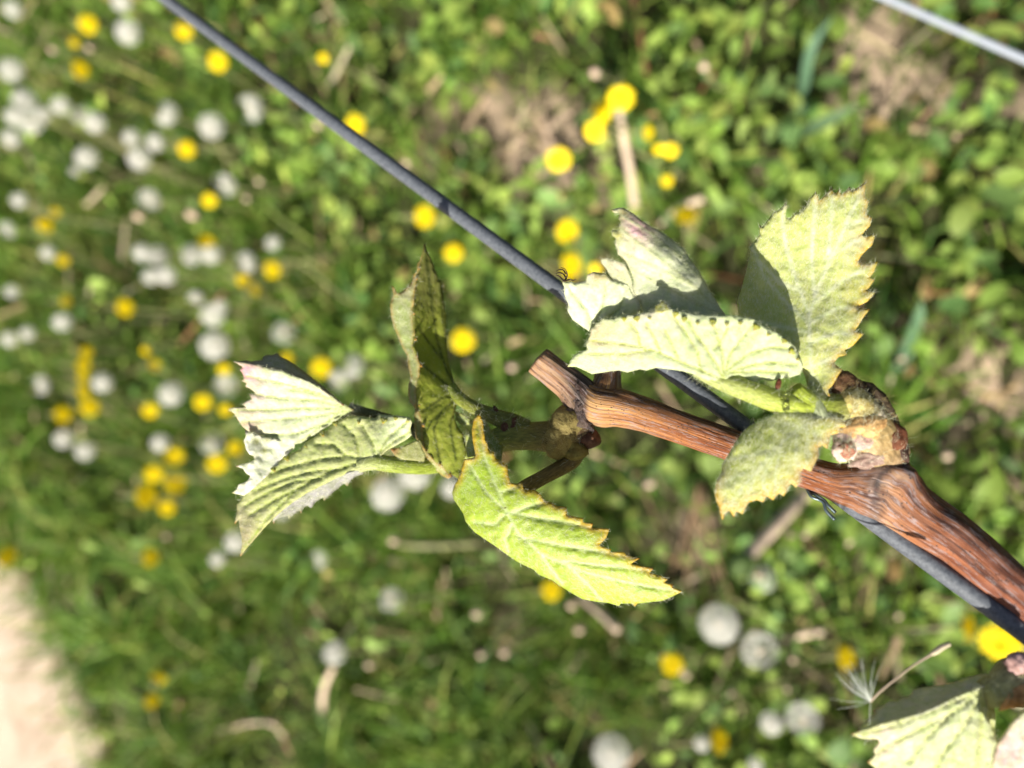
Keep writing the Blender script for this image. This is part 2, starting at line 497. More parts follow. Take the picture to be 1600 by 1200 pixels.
P = scatter(5200, -1.75, .5, -.85, .85)
px, py, dd = project(np.c_[P, np.full(len(P), .03)])
br = bareness(px, py)
keep = RNG.uniform(0, 1, len(P)) < .28 + .25 * br
P = P[keep]; n = len(P)
az = RNG.uniform(0, 2 * np.pi, n); L_ = RNG.gamma(3, .014, n); w = RNG.uniform(.0012, .003, n)
z0, z1 = RNG.uniform(.004, .05, n), RNG.uniform(.004, .05, n)
d = np.stack([np.cos(az), np.sin(az)], 1); s = np.stack([-d[:, 1], d[:, 0]], 1)
V = np.zeros((n, 4, 3))
V[:, 0] = np.c_[P - s * w[:, None], z0]; V[:, 1] = np.c_[P + s * w[:, None], z0 + w]
V[:, 2] = np.c_[P + d * L_[:, None] + s * w[:, None] * .6, z1 + w]; V[:, 3] = np.c_[P + d * L_[:, None] - s * w[:, None] * .6, z1]
F4 = np.arange(n * 4).reshape(n, 4)
C = np.repeat(hsvmix(n, [(.42, .32, .20), (.34, .24, .14), (.50, .42, .28), (.30, .15, .07)], [3, 2, 2, .7]), 4, axis=0)
o = put('dry_grass_litter', V.reshape(-1, 3), F4, M['foliage'], smooth=False, attrs={'Col': ('FLOAT_COLOR', C)})
o['kind'] = 'stuff'; o['label'] = 'scattered dry straw and dead grass lying in the meadow'; o['category'] = 'dry grass'

# ------------------------------------------------------------------ tubes and blobs
def frames(path):
    path = np.asarray(path, float)
    t = np.gradient(path, axis=0); t /= np.linalg.norm(t, axis=1)[:, None] + 1e-12
    u = np.cross(t[0], AX_B)
    if np.linalg.norm(u) < 1e-4: u = np.cross(t[0], AX_U)
    u /= np.linalg.norm(u)
    U = [u]
    for i in range(1, len(path)):
        u = U[-1] - t[i] * (U[-1] @ t[i]); U.append(u / (np.linalg.norm(u) + 1e-12))
    U = np.array(U)
    return path, t, U, np.cross(t, U)
def smooth_path(pts, vals, n):
    """Catmull-Rom through pts, vals carried along"""
    P = np.asarray(pts, float); X = np.c_[P, np.asarray(vals, float).reshape(len(P), -1)]
    X = np.vstack([2 * X[0] - X[1], X, 2 * X[-1] - X[-2]])
    outp = []
    for i in range(1, len(X) - 2):
        for k in range(n):
            t = k / n
            a, b, c, d = X[i - 1:i + 3]
            outp.append(.5 * (2 * b + (c - a) * t + (2 * a - 5 * b + 4 * c - d) * t * t + (3 * b - a - 3 * c + d) * t ** 3))
    outp.append(X[-2])
    outp = np.array(outp)
    return outp[:, :3], outp[:, 3:]
def tube(path, rad, seg=12, ridges=0.0, rough=0.0, seed=0, flat=1.0):
    path, t, U, B = frames(path)
    rad = np.asarray(rad, float).reshape(-1)
    L = np.r_[0, np.cumsum(np.linalg.norm(np.diff(path, axis=0), axis=1))] * 100
    V, bark = [], []
    for i in range(len(path)):
        for k in range(seg):
            a = 2 * math.pi * k / seg
            ca, sa = math.cos(a), math.sin(a)
            r = rad[i]
            if ridges: r *= 1 + ridges * noise.noise(Vector((ca * 4.2 + seed, sa * 4.2, L[i] * .22))) + ridges * .5 * noise.noise(Vector((ca * 10 + seed, sa * 10, L[i] * .5)))
            if rough: r *= 1 + rough * noise.noise(Vector((ca * 1.6 + seed, sa * 1.6, L[i] * 2.2)))
            V.append(path[i] + r * (ca * U[i] * flat + sa * B[i])); bark.append((ca, sa, L[i] + seed * 3.1))
    F_ = []
    for i in range(len(path) - 1):
        for k in range(seg):
            a, b = i * seg + k, i * seg + (k + 1) % seg
            F_.append((a, b, b + seg, a + seg))
    n = len(V)
    V += [path[0] - t[0] * rad[0] * .15, path[-1] + t[-1] * rad[-1] * .15]; bark += [(0, 0, L[0]), (0, 0, L[-1])]
    for k in range(seg):
        F_.append((n, (k + 1) % seg, k)); b0 = (len(path) - 1) * seg
        F_.append((n + 1, b0 + k, b0 + (k + 1) % seg))
    return np.array(V), F_, np.array(bark), np.repeat(np.arange(len(path)), seg)
def blob(c, ax, amp=.15, sc=2.0, seed=0, nu=20, nv=12):
    """lumpy closed body round c; ax = three half-axis vectors"""
    ax = np.asarray(ax, float); V = []; B = []
    for j in range(1, nv):
        th = math.pi * j / nv
        for i in range(nu):
            ph = 2 * math.pi * i / nu
            q = np.array([math.sin(th) * math.cos(ph), math.sin(th) * math.sin(ph), math.cos(th)])
            r = 1 + amp * nz(q, sc, seed) + amp * .5 * nz(q, sc * 3, seed)
            V.append(c + (q * r) @ ax); B.append(q)
    F_ = []
    for j in range(nv - 2):
        for i in range(nu):
            a, b = j * nu + i, j * nu + (i + 1) % nu
            F_.append((a, a + nu, b + nu, b))
    n = len(V)
    V += [c + ax[2], c - ax[2]]; B += [np.array([0, 0, 1.]), np.array([0, 0, -1.])]
    for i in range(nu):
        F_.append((n, i, (i + 1) % nu)); F_.append((n + 1, (nv - 2) * nu + (i + 1) % nu, (nv - 2) * nu + i))
    return np.array(V), F_, np.array(B)
class Bag:
    def __init__(s): s.V, s.F, s.C, s.B, s.MI, s.n = [], [], [], [], [], 0
    def add(s, V, F_, col, bark=None, mi=0):
        V = np.asarray(V, float); col = np.asarray(col, float)
        if col.ndim == 1: col = np.tile(col, (len(V), 1))
        if len(col) < len(V): col = np.vstack([col, np.tile(col[-1], (len(V) - len(col), 1))])
        s.V.append(V); s.C.append(col)
        s.B.append(np.zeros((len(V), 3)) if bark is None else bark)
        s.F += [tuple(int(i) + s.n for i in f) for f in F_]; s.MI += [mi] * len(F_)
        s.n += len(V)
    def build(s, name, mats, parent, root, smooth=True):
        return put(name, np.vstack(s.V), s.F, mats, parent, root, mi=s.MI, smooth=smooth,
                   attrs={'Col': ('FLOAT_COLOR', np.vstack(s.C)), 'bark': ('FLOAT_VECTOR', np.vstack(s.B))})
def hairs(points, normals, n, lo, hi, width, lie=.75, grain=None, spread=1.0, curl=.5):
    """thin tapering two-face strands rooted at points; lie 1 = flat on the surface"""
    k = RNG.integers(0, len(points), n)
    p, nn = points[k], normals[k]
    r = RNG.normal(size=(n, 3))
    if grain is not None: r = r * spread + grain
    t = r - nn * np.sum(r * nn, 1)[:, None]; t /= np.linalg.norm(t, axis=1)[:, None] + 1e-9
    L = RNG.uniform(lo, hi, n)[:, None]
    up = (1 - lie) * RNG.uniform(.3, 1.3, (n, 1))
    s = np.cross(t, nn)
    c2 = s * RNG.normal(size=(n, 1)) * curl
    a = p + nn * 2e-5
    b = a + (t * .5 + nn * up + c2 * .12) * L
    c = a + (t + nn * up * 1.3 + c2 * .5) * L
    w = width * RNG.uniform(.6, 1.3, (n, 1))
    V = np.stack([a - s * w, a + s * w, b - s * w * .8, b + s * w * .8, c], 1).reshape(-1, 3)
    base = np.arange(n)[:, None] * 5
    T = np.concatenate([base + np.array(q)[None] for q in ((0, 1, 3), (0, 3, 2), (2, 3, 4))])
    return V, T

# ------------------------------------------------------------------ leaf sheets
def tps(ctrl):
    c = np.asarray(ctrl, float); P = (c[:, :2] - 800) / 100; z = c[:, 2]
    def U(r2): return np.where(r2 > 1e-12, r2 * np.log(r2 + 1e-12), 0)
    n = len(P)
    K = U(((P[:, None] - P[None]) ** 2).sum(-1)) + np.eye(n) * 1e-3
    A = np.zeros((n + 3, n + 3)); A[:n, :n] = K; A[:n, n] = 1; A[:n, n + 1:] = P; A[n, :n] = 1; A[n + 1:, :n] = P.T
    w = np.linalg.solve(A, np.r_[z, 0, 0, 0])
    def f(Q):
        Q = (np.asarray(Q, float) - 800) / 100
        return U(((Q[:, None] - P[None]) ** 2).sum(-1)) @ w[:n] + w[n] + Q @ w[n + 1:]
    return f
def Z(ox, oy, s, pts): return [(ox + x / s, oy + y / s) for x, y in pts]

def sheet(bag, outline, ctrl, base, veins=(), vein_col=(.5, .55, .2), vein_w=2.2, vein_amp=-.0003, quilt=.0006, tip=(.35, .22, .03),
          tipr=5.0, rim=(.45, .38, .08), rim_amt=.5, rim_w=3.0, spots=(), spacing=4.5, thick=.00035, nh=3000, hl=(.0006, .0017), hw=1.7e-5,
          grain=None, spread=1.0, edge=300, lumps=.0003, seed=0, lie=.8, tooth_angle=85, rim_on=None):
    O = np.array(outline, float)
    a0, a1, a2 = np.roll(O, 1, 0), O, np.roll(O, -1, 0)
    area = .5 * np.sum(O[:, 0] * np.roll(O[:, 1], -1) - O[:, 1] * np.roll(O[:, 0], -1))
    e1, e2 = a0 - a1, a2 - a1
    cosv = (e1 * e2).sum(1) / (np.linalg.norm(e1, axis=1) * np.linalg.norm(e2, axis=1) + 1e-9)
    cr = (a1 - a0)[:, 0] * (a2 - a1)[:, 1] - (a1 - a0)[:, 1] * (a2 - a1)[:, 0]
    teeth = O[(cr * np.sign(area) > 0) & (cosv > math.cos(R(tooth_angle)))]
    B = []
    for p, q in zip(O, np.roll(O, -1, 0)):
        k = max(1, int(np.linalg.norm(q - p) / spacing))
        for i in range(k): B.append(p + (q - p) * i / k)
    B = np.array(B); nb = len(B)
    lo, hi = O.min(0), O.max(0)
    gx, gy = np.meshgrid(np.arange(lo[0], hi[0], spacing), np.arange(lo[1], hi[1], spacing * .87))
    gx = gx + (np.arange(gx.shape[0]) % 2)[:, None] * spacing * .5
    I = np.c_[gx.ravel(), gy.ravel()] + RNG.uniform(-.18, .18, (gx.size, 2)) * spacing
    I = I[inside(I, O)]
    I = I[segdist(I, np.vstack([B, B[:1]])) > spacing * .55]
    pts = np.vstack([B, I])
    r = delaunay_2d_cdt([Vector(p) for p in pts], [(i, (i + 1) % nb) for i in range(nb)], [], 1, 1e-4)
    X = np.array([tuple(v) for v in r[0]]); T = np.array([f for f in r[2] if len(f) == 3])
    d = tps(ctrl)(X)
    closed = np.vstack([O, O[:1]])
    eb = segdist(X, closed)
    vd = np.full(len(X), 99.)
    for v in veins: vd = np.minimum(vd, segdist(X, v))
    ridge = np.exp(-(vd / vein_w) ** 2)
    d = d - vein_amp * ridge - quilt * .55 * np.clip(vd / 9, 0, 1) ** .8 * np.clip(eb / 6, 0, 1) * (len(veins) > 0)
    d = d + lumps * nz2(X, 1 / 14, seed) + lumps * .8 * nz2(X, 1 / 6, seed + 5) * np.clip(1 - eb / 25, .3, 1)
    col = np.tile(np.array(base, float), (len(X), 1))
    def blend(w, c):
        nonlocal col
        w = np.clip(w, 0, 1)[:, None]; col = col * (1 - w) + np.array(c)[None] * w
    big = nz2(X, 1 / 40, seed + 3)
    col *= (1 + .18 * big)[:, None]
    for sx, sy, sr, sc_, sa in spots: blend(sa * np.exp(-(((X[:, 0] - sx) ** 2 + (X[:, 1] - sy) ** 2) / sr ** 2)), sc_)
    blend(.95 * ridge, vein_col)
    rm = 1.0 if rim_on is None else .08 + .92 / (1 + np.exp(-rim_on(X[:, 0], X[:, 1]) / 6))   # the margin is tinted only where the leaf is
    blend(rim_amt * np.exp(-(eb / rim_w) ** 2) * rm, rim)
    if len(teeth):
        td = np.min(np.linalg.norm(X[:, None] - teeth[None], axis=2), axis=1)
        tw = np.array([(.5 + .5 * math.sin(i * 2.4)) for i in range(len(teeth))])[np.argmin(np.linalg.norm(X[:, None] - teeth[None], axis=2), axis=1)]
        blend(.9 * np.exp(-(td / tipr) ** 2), tip)
        blend(.8 * tw * np.exp(-(td / (tipr * .45)) ** 2), (.42, .10, .03))
    V = W(X[:, 0], X[:, 1], d)
    fn = np.cross(V[T[:, 1]] - V[T[:, 0]], V[T[:, 2]] - V[T[:, 0]])
    flip = np.sum(fn * (CAM_P - V[T[:, 0]]), 1) < 0
    T[flip] = T[flip][:, [0, 2, 1]]; fn[flip] *= -1
    vn = np.zeros_like(V)
    for k in range(3): np.add.at(vn, T[:, k], fn)
    vn /= np.linalg.norm(vn, axis=1)[:, None] + 1e-12
    n = len(V)
    ed = {}
    for t in T:
        for a, b in ((t[0], t[1]), (t[1], t[2]), (t[2], t[0])):
            if (b, a) in ed: del ed[(b, a)]
            else: ed[(a, b)] = 1
    F_ = [tuple(t) for t in T] + [(t[0] + n, t[2] + n, t[1] + n) for t in T] + [(b, a, a + n, b + n) for a, b in ed]
    bag.add(np.vstack([V, V - vn * thick]), F_, np.vstack([col, col]), mi=0)
    # wool: strands on the face, on the back and out from the margin
    area_t = np.linalg.norm(fn, axis=1); cum = area_t / area_t.sum()
    for cnt, sgn in ((int(nh * .75), 1), (nh // 8, -1)):
        if cnt < 1: continue
        k = RNG.choice(len(T), cnt, p=cum); bc = RNG.dirichlet((1, 1, 1), cnt)
        pp = (V[T[k]] * bc[:, :, None]).sum(1); pn = (vn[T[k]] * bc[:, :, None]).sum(1) * sgn
        if sgn < 0: pp = pp + pn * thick
        g = None if grain is None else grain[0] * AX_R + grain[1] * AX_U
        hv, ht = hairs(pp, pn, cnt, hl[0], hl[1], hw, lie, g, spread)
        bag.add(hv, ht, (.8, .82, .7), mi=1)
    edge = int(edge * .55)
    if edge:
        be = np.array(list(ed)); k = RNG.integers(0, len(be), edge)
        pp = V[be[k, 0]] + (V[be[k, 1]] - V[be[k, 0]]) * RNG.uniform(0, 1, (edge, 1))
        tv = V[be[k, 1]] - V[be[k, 0]]; on = np.cross(tv, vn[be[k, 0]]); on /= np.linalg.norm(on, axis=1)[:, None] + 1e-9
        keepi = np.arange(edge)
        hv, ht = hairs(pp, on, edge, hl[0] * .4, hl[1] * .5, hw * .8, .35)
        bag.add(hv, ht, (.8, .82, .7), mi=1)

def curl(bag, edge, teeth, ctrl, depth_off, base, size=5, seed=0, nh=200, tcol=(.36, .36, .035)):
    """teeth of a margin rolled forward over the face: each a small raised pointed tongue"""
    E = np.array(edge, float); f = tps(ctrl)
    fineE = np.vstack([a + (b - a) * t for a, b in zip(E[:-1], E[1:]) for t in np.linspace(0, 1, 12)])
    for i, t in enumerate(teeth):
        t = np.array(t); k = np.argmin(np.linalg.norm(fineE - t, axis=1))
        nd = t - fineE[k]; nd = nd / (np.linalg.norm(nd) + 1e-6)
        if nd[1] < 0: nd = -nd
        tg = np.array([nd[1], -nd[0]]); z = size * (.85 + .3 * math.sin(i * 2.3))
        poly = [t - nd * z * .75 + tg * z * .95, t - nd * z * .2 + tg * z * .85, t + nd * z * .3 + tg * z * .42, t + nd * z * .8, t + nd * z * .3 - tg * z * .42, t - nd * z * .2 - tg * z * .85, t - nd * z * .75 - tg * z * .95, t - nd * z * .95]
        cc = [(p[0], p[1], float(f(np.array([p]))[0]) - depth_off * (.8 + .2 * (p - t) @ nd / z)) for p in poly]
        sheet(bag, [tuple(p) for p in poly], cc, tcol, spots=[(t[0] + nd[0] * z * .8, t[1] + nd[1] * z * .8, z * .45, (.42, .14, .03), .8 if i % 2 else .3)], spacing=2.2, nh=10, edge=8, rim_amt=0, tipr=.1, lumps=.0001, thick=.0003, seed=seed + i)

# ------------------------------------------------------------------ the vine
VBASE = np.array([.46, -.50, 0.0])
vine = thing('grapevine', VBASE, 'pruned brown grapevine cane with woolly young spring leaves lying along the dark wire', 'grapevine')

# cane: axis points (picture direction, depth), radius
bag = Bag()
def ap(px, py, d): return W(px, py, d)
cp = [(890, 596, .1955, .0036), (906, 614, .195, .0044), (922, 628, .1945, .0053), (940, 634, .1940, .0055), (965, 637, .1930, .0051), (998, 645, .1915, .0046), (1050, 663, .1885, .0041), (1120, 688, .1855, .0040),
      (1200, 716, .1815, .0039), (1275, 743, .1780, .0040), (1312, 757, .1765, .0046), (1348, 768, .1752, .0060), (1384, 780, .1740, .0068), (1425, 804, .1720, .0066), (1465, 828, .1698, .0063), (1500, 853, .168, .0060),
      (1560, 902, .1645, .0055), (1600, 934, .162, .0051), (1660, 985, .159, .0054), (1720, 1040, .157, .0075), (1800, 1105, .155, .0066)]
pth = [ap(*q[:3]) for q in cp]; rd = [q[3] for q in cp]
P_, r_ = smooth_path(pth, rd, 18)
V, F_, Bk, ring = tube(P_, r_[:, 0], 72, ridges=.022, rough=.05, seed=1)
qx, qy, qd = project(V)
def tint(x, stops):
    xs_ = [s[0] for s in stops]
    return np.stack([np.interp(x, xs_, [s[1][k] for s in stops]) for k in range(3)], 1)
cc = tint(qx, [(890, (.24, .17, .11)), (905, (.07, .05, .04)), (914, (.12, .08, .06)), (921, (.50, .30, .12)), (960, (.46, .24, .09)), (1040, (.40, .165, .05)), (1150, (.34, .115, .034)), (1290, (.33, .12, .04)),
               (1340, (.34, .16, .075)), (1368, (.20, .13, .09)), (1385, (.48, .27, .14)), (1420, (.40, .165, .06)), (1480, (.33, .115, .042)), (1600, (.33, .12, .062)), (1700, (.28, .12, .07))])
def pxline(V, line, w):
    q = np.c_[project(V)[0], project(V)[1]]
    return np.exp(-(segdist(q, line) / w) ** 2)
for (x, y, d), sg, amp, dr in (((1372, 752, .1715), .0060, .0034, (0, .85, .5)), ((1404, 752, .1705), .0052, .0030, (.25, .8, .5)), ((1345, 756, .1722), .0045, .0014, (-.2, .8, .5)), ((1418, 762, .1690), .0022, .0012, (.5, .8, .2)),
                                ((1384, 742, .1690), .0016, .0010, (0, .5, .8)), ((1362, 762, .1680), .0012, .0008, (0, .3, 1))):
    c0 = ap(x, y, d); dv = dr[0] * AX_R + dr[1] * AX_U + dr[2] * AX_B
    w_ = np.exp(-(np.linalg.norm(V - c0, axis=1) / sg) ** 2)
    V = V + dv[None] * (amp * w_ * (1 + .35 * np.array([nz(v, 420, 3) for v in V])))[:, None]
front = ((V - P_[np.r_[ring, 0, len(P_) - 1]]) @ AX_B > -.002).astype(float)
cc = np.vstack([cc[:len(V)], cc[-1:].repeat(max(0, len(V) - len(cc)), 0)])
def tintline(line, w, col, amt):
    global cc
    k = (pxline(V, line, w) * amt * front)[:, None]
    cc = cc * (1 - k) + np.array(col)[None] * k
tintline([(1346, 742), (1362, 728), (1384, 716), (1406, 716)], 9, (.30, .20, .15), .7)
tintline([(1366, 784), (1368, 762), (1376, 742), (1392, 730), (1412, 727), (1424, 742)], 5.5, (.055, .045, .045), .95)  # shade in the knot's crease, put into the bark colour
tintline([(1358, 776), (1360, 756), (1372, 734)], 4, (.36, .28, .24), .8)
tintline([(1384, 752), (1402, 744), (1414, 748)], 7, (.50, .36, .24), .7)
tintline([(1432, 758), (1480, 800), (1540, 850), (1600, 895)], 10, (.16, .10, .08), .55)  # shaded upper edge of the thick end, darkened in the colour
tintline([(1380, 770), (1430, 806), (1490, 855), (1570, 925)], 5, (.10, .035, .02), .6)
tintline([(1290, 742), (1340, 758), (1365, 778)], 4, (.10, .04, .025), .6)
tintline([(905, 640), (912, 655), (930, 668)], 4, (.12, .08, .06), .6)  # crease at the first node darkened the same way, by colour
tintline([(930, 612), (950, 618), (985, 626), (1060, 645), (1150, 680)], 6, (.14, .07, .04), .6)  # shaded top side of the thin cane, put into the colour
bag.add(V, F_, cc, Bk)
# pruned stub beyond the node
cp = [(840, 562, .1955, .0034), (845, 566, .1955, .0037), (868, 583, .1955, .0037), (890, 600, .1955, .0040), (906, 616, .195, .0046), (918, 630, .1945, .0046)]
P_, r_ = smooth_path([ap(*q[:3]) for q in cp], [q[3] for q in cp], 10)
V, F_, Bk, ring = tube(P_, r_[:, 0], 56, ridges=.20, rough=.05, seed=5)
cc = tint(project(V)[0], [(836, (.52, .34, .19)), (870, (.44, .28, .16)), (893, (.26, .19, .14)), (903, (.10, .08, .07))])
bag.add(V, F_, cc, Bk)
# side spur above the node, hidden partly by the leaf
P_, r_ = smooth_path([ap(938, 632, .195), ap(946, 610, .1955), ap(949, 592, .1965), ap(950, 572, .198)], [.0050, .0044, .0036, .0034], 8)
V, F_, Bk, ring = tube(P_, r_[:, 0], 32, ridges=.08, rough=.08, seed=8)
bag.add(V, F_, tint(project(V)[1], [(570, (.12, .07, .05)), (588, (.26, .15, .08)), (608, (.44, .26, .11)), (640, (.48, .28, .11))]), Bk)
# dark collar and the swollen knot on the upper side of the second node
def B3(c, rx, ry, rz, rot=0):
    cr, sr = math.cos(rot), math.sin(rot)
    return c, np.array([(AX_R * cr + AX_U * sr) * rx, (-AX_R * sr + AX_U * cr) * ry, AX_B * rz])
def lump(c, rx, ry, rz, rot, col, amp=.2, sc=2.2, seed=0):
    cc_, ax = B3(np.array(c), rx, ry, rz, rot)
    V, F_, Bq = blob(cc_, ax, amp, sc, seed)
    bag.add(V, F_, col, np.c_[Bq[:, 0], Bq[:, 1], Bq[:, 2] * 1.2 + seed])
lump(ap(909, 652, .1955), .0024, .0050, .0046, R(-28), (.055, .04, .035), .25, 2.5, 2)
for k, (x, y, rr) in enumerate(((897, 600, .0013), (901, 610, .0016), (904, 622, .0015), (905, 634, .0015), (907, 646, .0016), (912, 657, .0016), (920, 665, .0014))):
    lump(ap(x, y, .1910 + .0006 * abs(k - 3)), rr * .8, rr * 1.5, rr, R(-20 + 8 * k), ((.05, .042, .04), (.12, .09, .075))[k % 2], .45, 2.8, 20 + k)
cane = bag.build('cane', [M['bark']], vine, vine)
# the part of the vine out of the picture: cane to trunk to soil
cend = ap(1800, 1105, .155)
P_, r_ = smooth_path([cend, cend + (VBASE + [0, 0, .62] - cend) * .5 + [0, 0, .02], VBASE + [0, 0, .60], VBASE + [.01, 0, .3], VBASE + [0, 0, -.03]], [.0078, .010, .019, .024, .03], 14)
V, F_, Bk, ring = tube(P_, r_[:, 0], 28, ridges=.1, rough=.15, seed=13)
bag = Bag(); bag.add(V, F_, (.20, .14, .10), Bk)
bag.build('trunk', [M['bark']], vine, vine)

def stem_part(name, parent, specs, mats=None, fuzz=0, brown=0, fl=(.0008, .0022)):
    """specs: list of (points (px,py,depth,radius), colours) joined into one stem mesh"""
    bag = Bag()
    for pts, cols in specs:
        P_, r_ = smooth_path([ap(*q[:3]) for q in pts], [q[3] for q in pts], 9)
        V, F_, Bk, ring = tube(P_, r_[:, 0], 20, ridges=.06, rough=.06, seed=len(pts) + pts[0][0] % 7)
        u = np.r_[ring / ring.max(), 0, 1]
        cc = tint(u, [(i / (len(cols) - 1), c) for i, c in enumerate(cols)])
        bag.add(V, F_, cc, Bk)
        if fuzz:
            ctr = P_[np.r_[ring, 0, len(P_) - 1]]; nn = V - ctr; nn /= np.linalg.norm(nn, axis=1)[:, None] + 1e-9
            hv, ht = hairs(V, nn, fuzz, fl[0], fl[1], 2.0e-5, .5)
            bag.add(hv, ht, (.8, .8, .7), mi=1)
    return bag, (mats or [M['stem'], M['wool'], M['brownwool'], M['scale']])

GR, GR2, GRD = (.30, .38, .05), (.36, .45, .07), (.14, .17, .035)
# ---- first shoot: base woolly bud, stem, petioles
bag, ms = stem_part('shoot', vine, [
    ([(922, 668, .1965, .0045), (900, 672, .1970, .0058), (880, 678, .1972, .0056), (862, 682, .1972, .0044), (835, 682, .1970, .0038), (800, 682, .1965, .0037), (765, 692, .1985, .0033), (735, 704, .2040, .0030), (700, 720, .2055, .0028), (665, 726, .2040, .0026)],
     [(.10, .06, .03), (.20, .13, .05), (.24, .20, .05), (.26, .29, .05), (.28, .34, .05), (.30, .36, .06)]),
    ([(820, 672, .1970, .0030), (800, 662, .1965, .0027), (770, 650, .197, .0021), (742, 638, .1985, .0018), (718, 622, .201, .0018), (706, 604, .204, .0014)], [GRD, (.18, .2, .04), (.25, .28, .05), GR]),
], fuzz=500)
for (x, y, d, rx, ry, col, sd) in ((888, 668, .1945, .0050, .0060, (.22, .18, .06), 3), (872, 690, .1940, .0042, .0046, (.32, .25, .07), 4), (905, 655, .1950, .0045, .0050, (.10, .075, .06), 5), (918, 684, .195, .0035, .0028, (.12, .06, .035), 6), (893, 702, .1945, .0045, .0030, (.24, .20, .05), 8)):
    cc_, ax = B3(ap(x, y, d), rx, ry, .0040, R(-15)); V, F_, Bq = blob(cc_, ax, .2, 2.2, sd); bag.add(V, F_, col, Bq, 3)
    if sd in (3, 4):
        nn = V - cc_; nn /= np.linalg.norm(nn, axis=1)[:, None]
        hv, ht = hairs(V, nn, 620, .0014, .0036, 2.2e-5, .82, grain=-AX_R * 1.2 + AX_U * .5, spread=.6, curl=.7); bag.add(hv, ht, (.4, .3, .1), mi=2)
# papery brown scale remnants on the stem
for (x, y, d, rx, ry, rot, sd) in ((792, 678, .1945, .0014, .0036, R(10), 1), (800, 668, .1945, .0010, .003, R(-20), 2), (776, 643, .1962, .0006, .0018, R(25), 3)):
    cc_, ax = B3(ap(x, y, d), rx, ry, .0010, rot); V, F_, Bq = blob(cc_, ax, .35, 3, sd, 14, 8); bag.add(V, F_, (.11, .055, .03), Bq, 3)
shoot1 = bag.build('shoot', ms, vine, vine)
shoot1['label'] = 'shoot with a brown woolly base growing from the node beside the pruned stub'

def petiole(parent, specs, fuzz=250):
    bag, ms = stem_part('petiole', parent, specs, fuzz=fuzz)
    return bag.build('petiole', ms, parent, vine)
# leaf stalk dropping behind the lime leaf
petiole(shoot1, [([(897, 700, .1965, .0034), (893, 716, .1955, .0028), (880, 728, .194, .0021), (850, 745, .191, .0019), (820, 762, .188, .0019), (800, 780, .184, .0018), (792, 800, .1805, .0015)], [(.22, .19, .05), (.24, .17, .05), (.27, .20, .05), (.30, .3, .06)])], fuzz=120)
petiole(shoot1, [([(700, 722, .2055, .0024), (672, 727, .2025, .0024), (640, 727, .199, .0024), (610, 725, .1965, .0022), (585, 722, .1965, .0021), (560, 728, .1968, .0017)], [GR, GR, (.33, .40, .08), (.5, .55, .25)])], fuzz=500)
petiole(shoot1, [([(680, 700, .204, .0018), (640, 668, .2045, .0016), (590, 650, .204, .0014), (560, 642, .2035, .0015), (545, 636, .2032, .0014)], [(.10, .11, .04), (.10, .11, .04), (.12, .13, .05), (.4, .42, .3)])], fuzz=300)

def leaf(parent, label, sheets, mats):
    bag = Bag()
    for f in sheets: f(bag)
    o = bag.build('leaf', mats, parent, vine)
    if label: o['label'] = label
    return o
def Zs(o, lst): return [Z(*o, v) for v in lst]

# ---- lime leaf (D)
oD = (690, 640, 4)
D_out = Z(*oD, [(235, 25), (255, 70), (262, 120), (268, 190), (285, 212), (292, 250), (330, 268), (342, 305), (385, 332), (412, 350), (415, 400), (430, 458), (470, 465), (500, 455), (512, 490), (530, 505), (580, 500), (615, 525), (640, 568), (690, 583), (715, 602), (781, 608), (785, 660), (845, 672), (886, 678), (884, 705), (946, 711), (938, 738), (1000, 742), (1048, 752), (1030, 800), (985, 848), (1060, 873), (1052, 893), (1142, 895), (1155, 910), (1238, 930), (1178, 968), (1240, 983), (1322, 997), (1298, 1022), (1370, 1038), (1412, 1065), (1388, 1082), (1447, 1094), (1438, 1113), (1502, 1138), (1440, 1170), (1380, 1195), (1290, 1205), (1225, 1212), (1208, 1232), (1190, 1212), (1120, 1212), (1108, 1228), (1040, 1208), (960, 1200), (880, 1185), (830, 1158), (760, 1115), (690, 1065), (610, 1035), (575, 1000), (520, 975), (470, 950), (400, 900), (330, 850), (270, 810), (205, 765), (150, 700), (135, 650), (110, 610), (75, 560), (65, 520), (80, 470), (100, 440), (125, 370), (140, 310), (200, 300), (212, 285), (195, 200), (188, 130), (200, 60)])
D_v = Zs(oD, [[(410, 640), (480, 780), (620, 900), (900, 1020), (1200, 1090), (1480, 1136)], [(410, 640), (560, 670), (750, 700), (1040, 760)], [(410, 640), (340, 480), (270, 300), (230, 60)], [(410, 640), (280, 520), (170, 340)], [(410, 640), (330, 720), (200, 700)], [(440, 720), (400, 820), (420, 890)], [(500, 800), (760, 850), (1000, 890), (1230, 930)], [(700, 940), (960, 970), (1310, 1003)], [(360, 520), (420, 500), (500, 470)], [(440, 650), (560, 600), (640, 580)], [(620, 900), (680, 990), (760, 1090)], [(800, 985), (900, 1080), (1000, 1190)]])
D_c = [(748, 650, .1865), (735, 700, .1855), (712, 770, .1880), (720, 730, .1870), (760, 780, .1820), (792, 800, .1795), (800, 740, .1805), (850, 790, .1775), (895, 810, .1757), (860, 850, .1765), (800, 880, .1825), (850, 915, .1825), (900, 900, .1770), (940, 850, .1745), (1000, 880, .1735), (1060, 924, .1728), (1000, 938, .1762), (930, 932, .1795), (950, 900, .1752)]
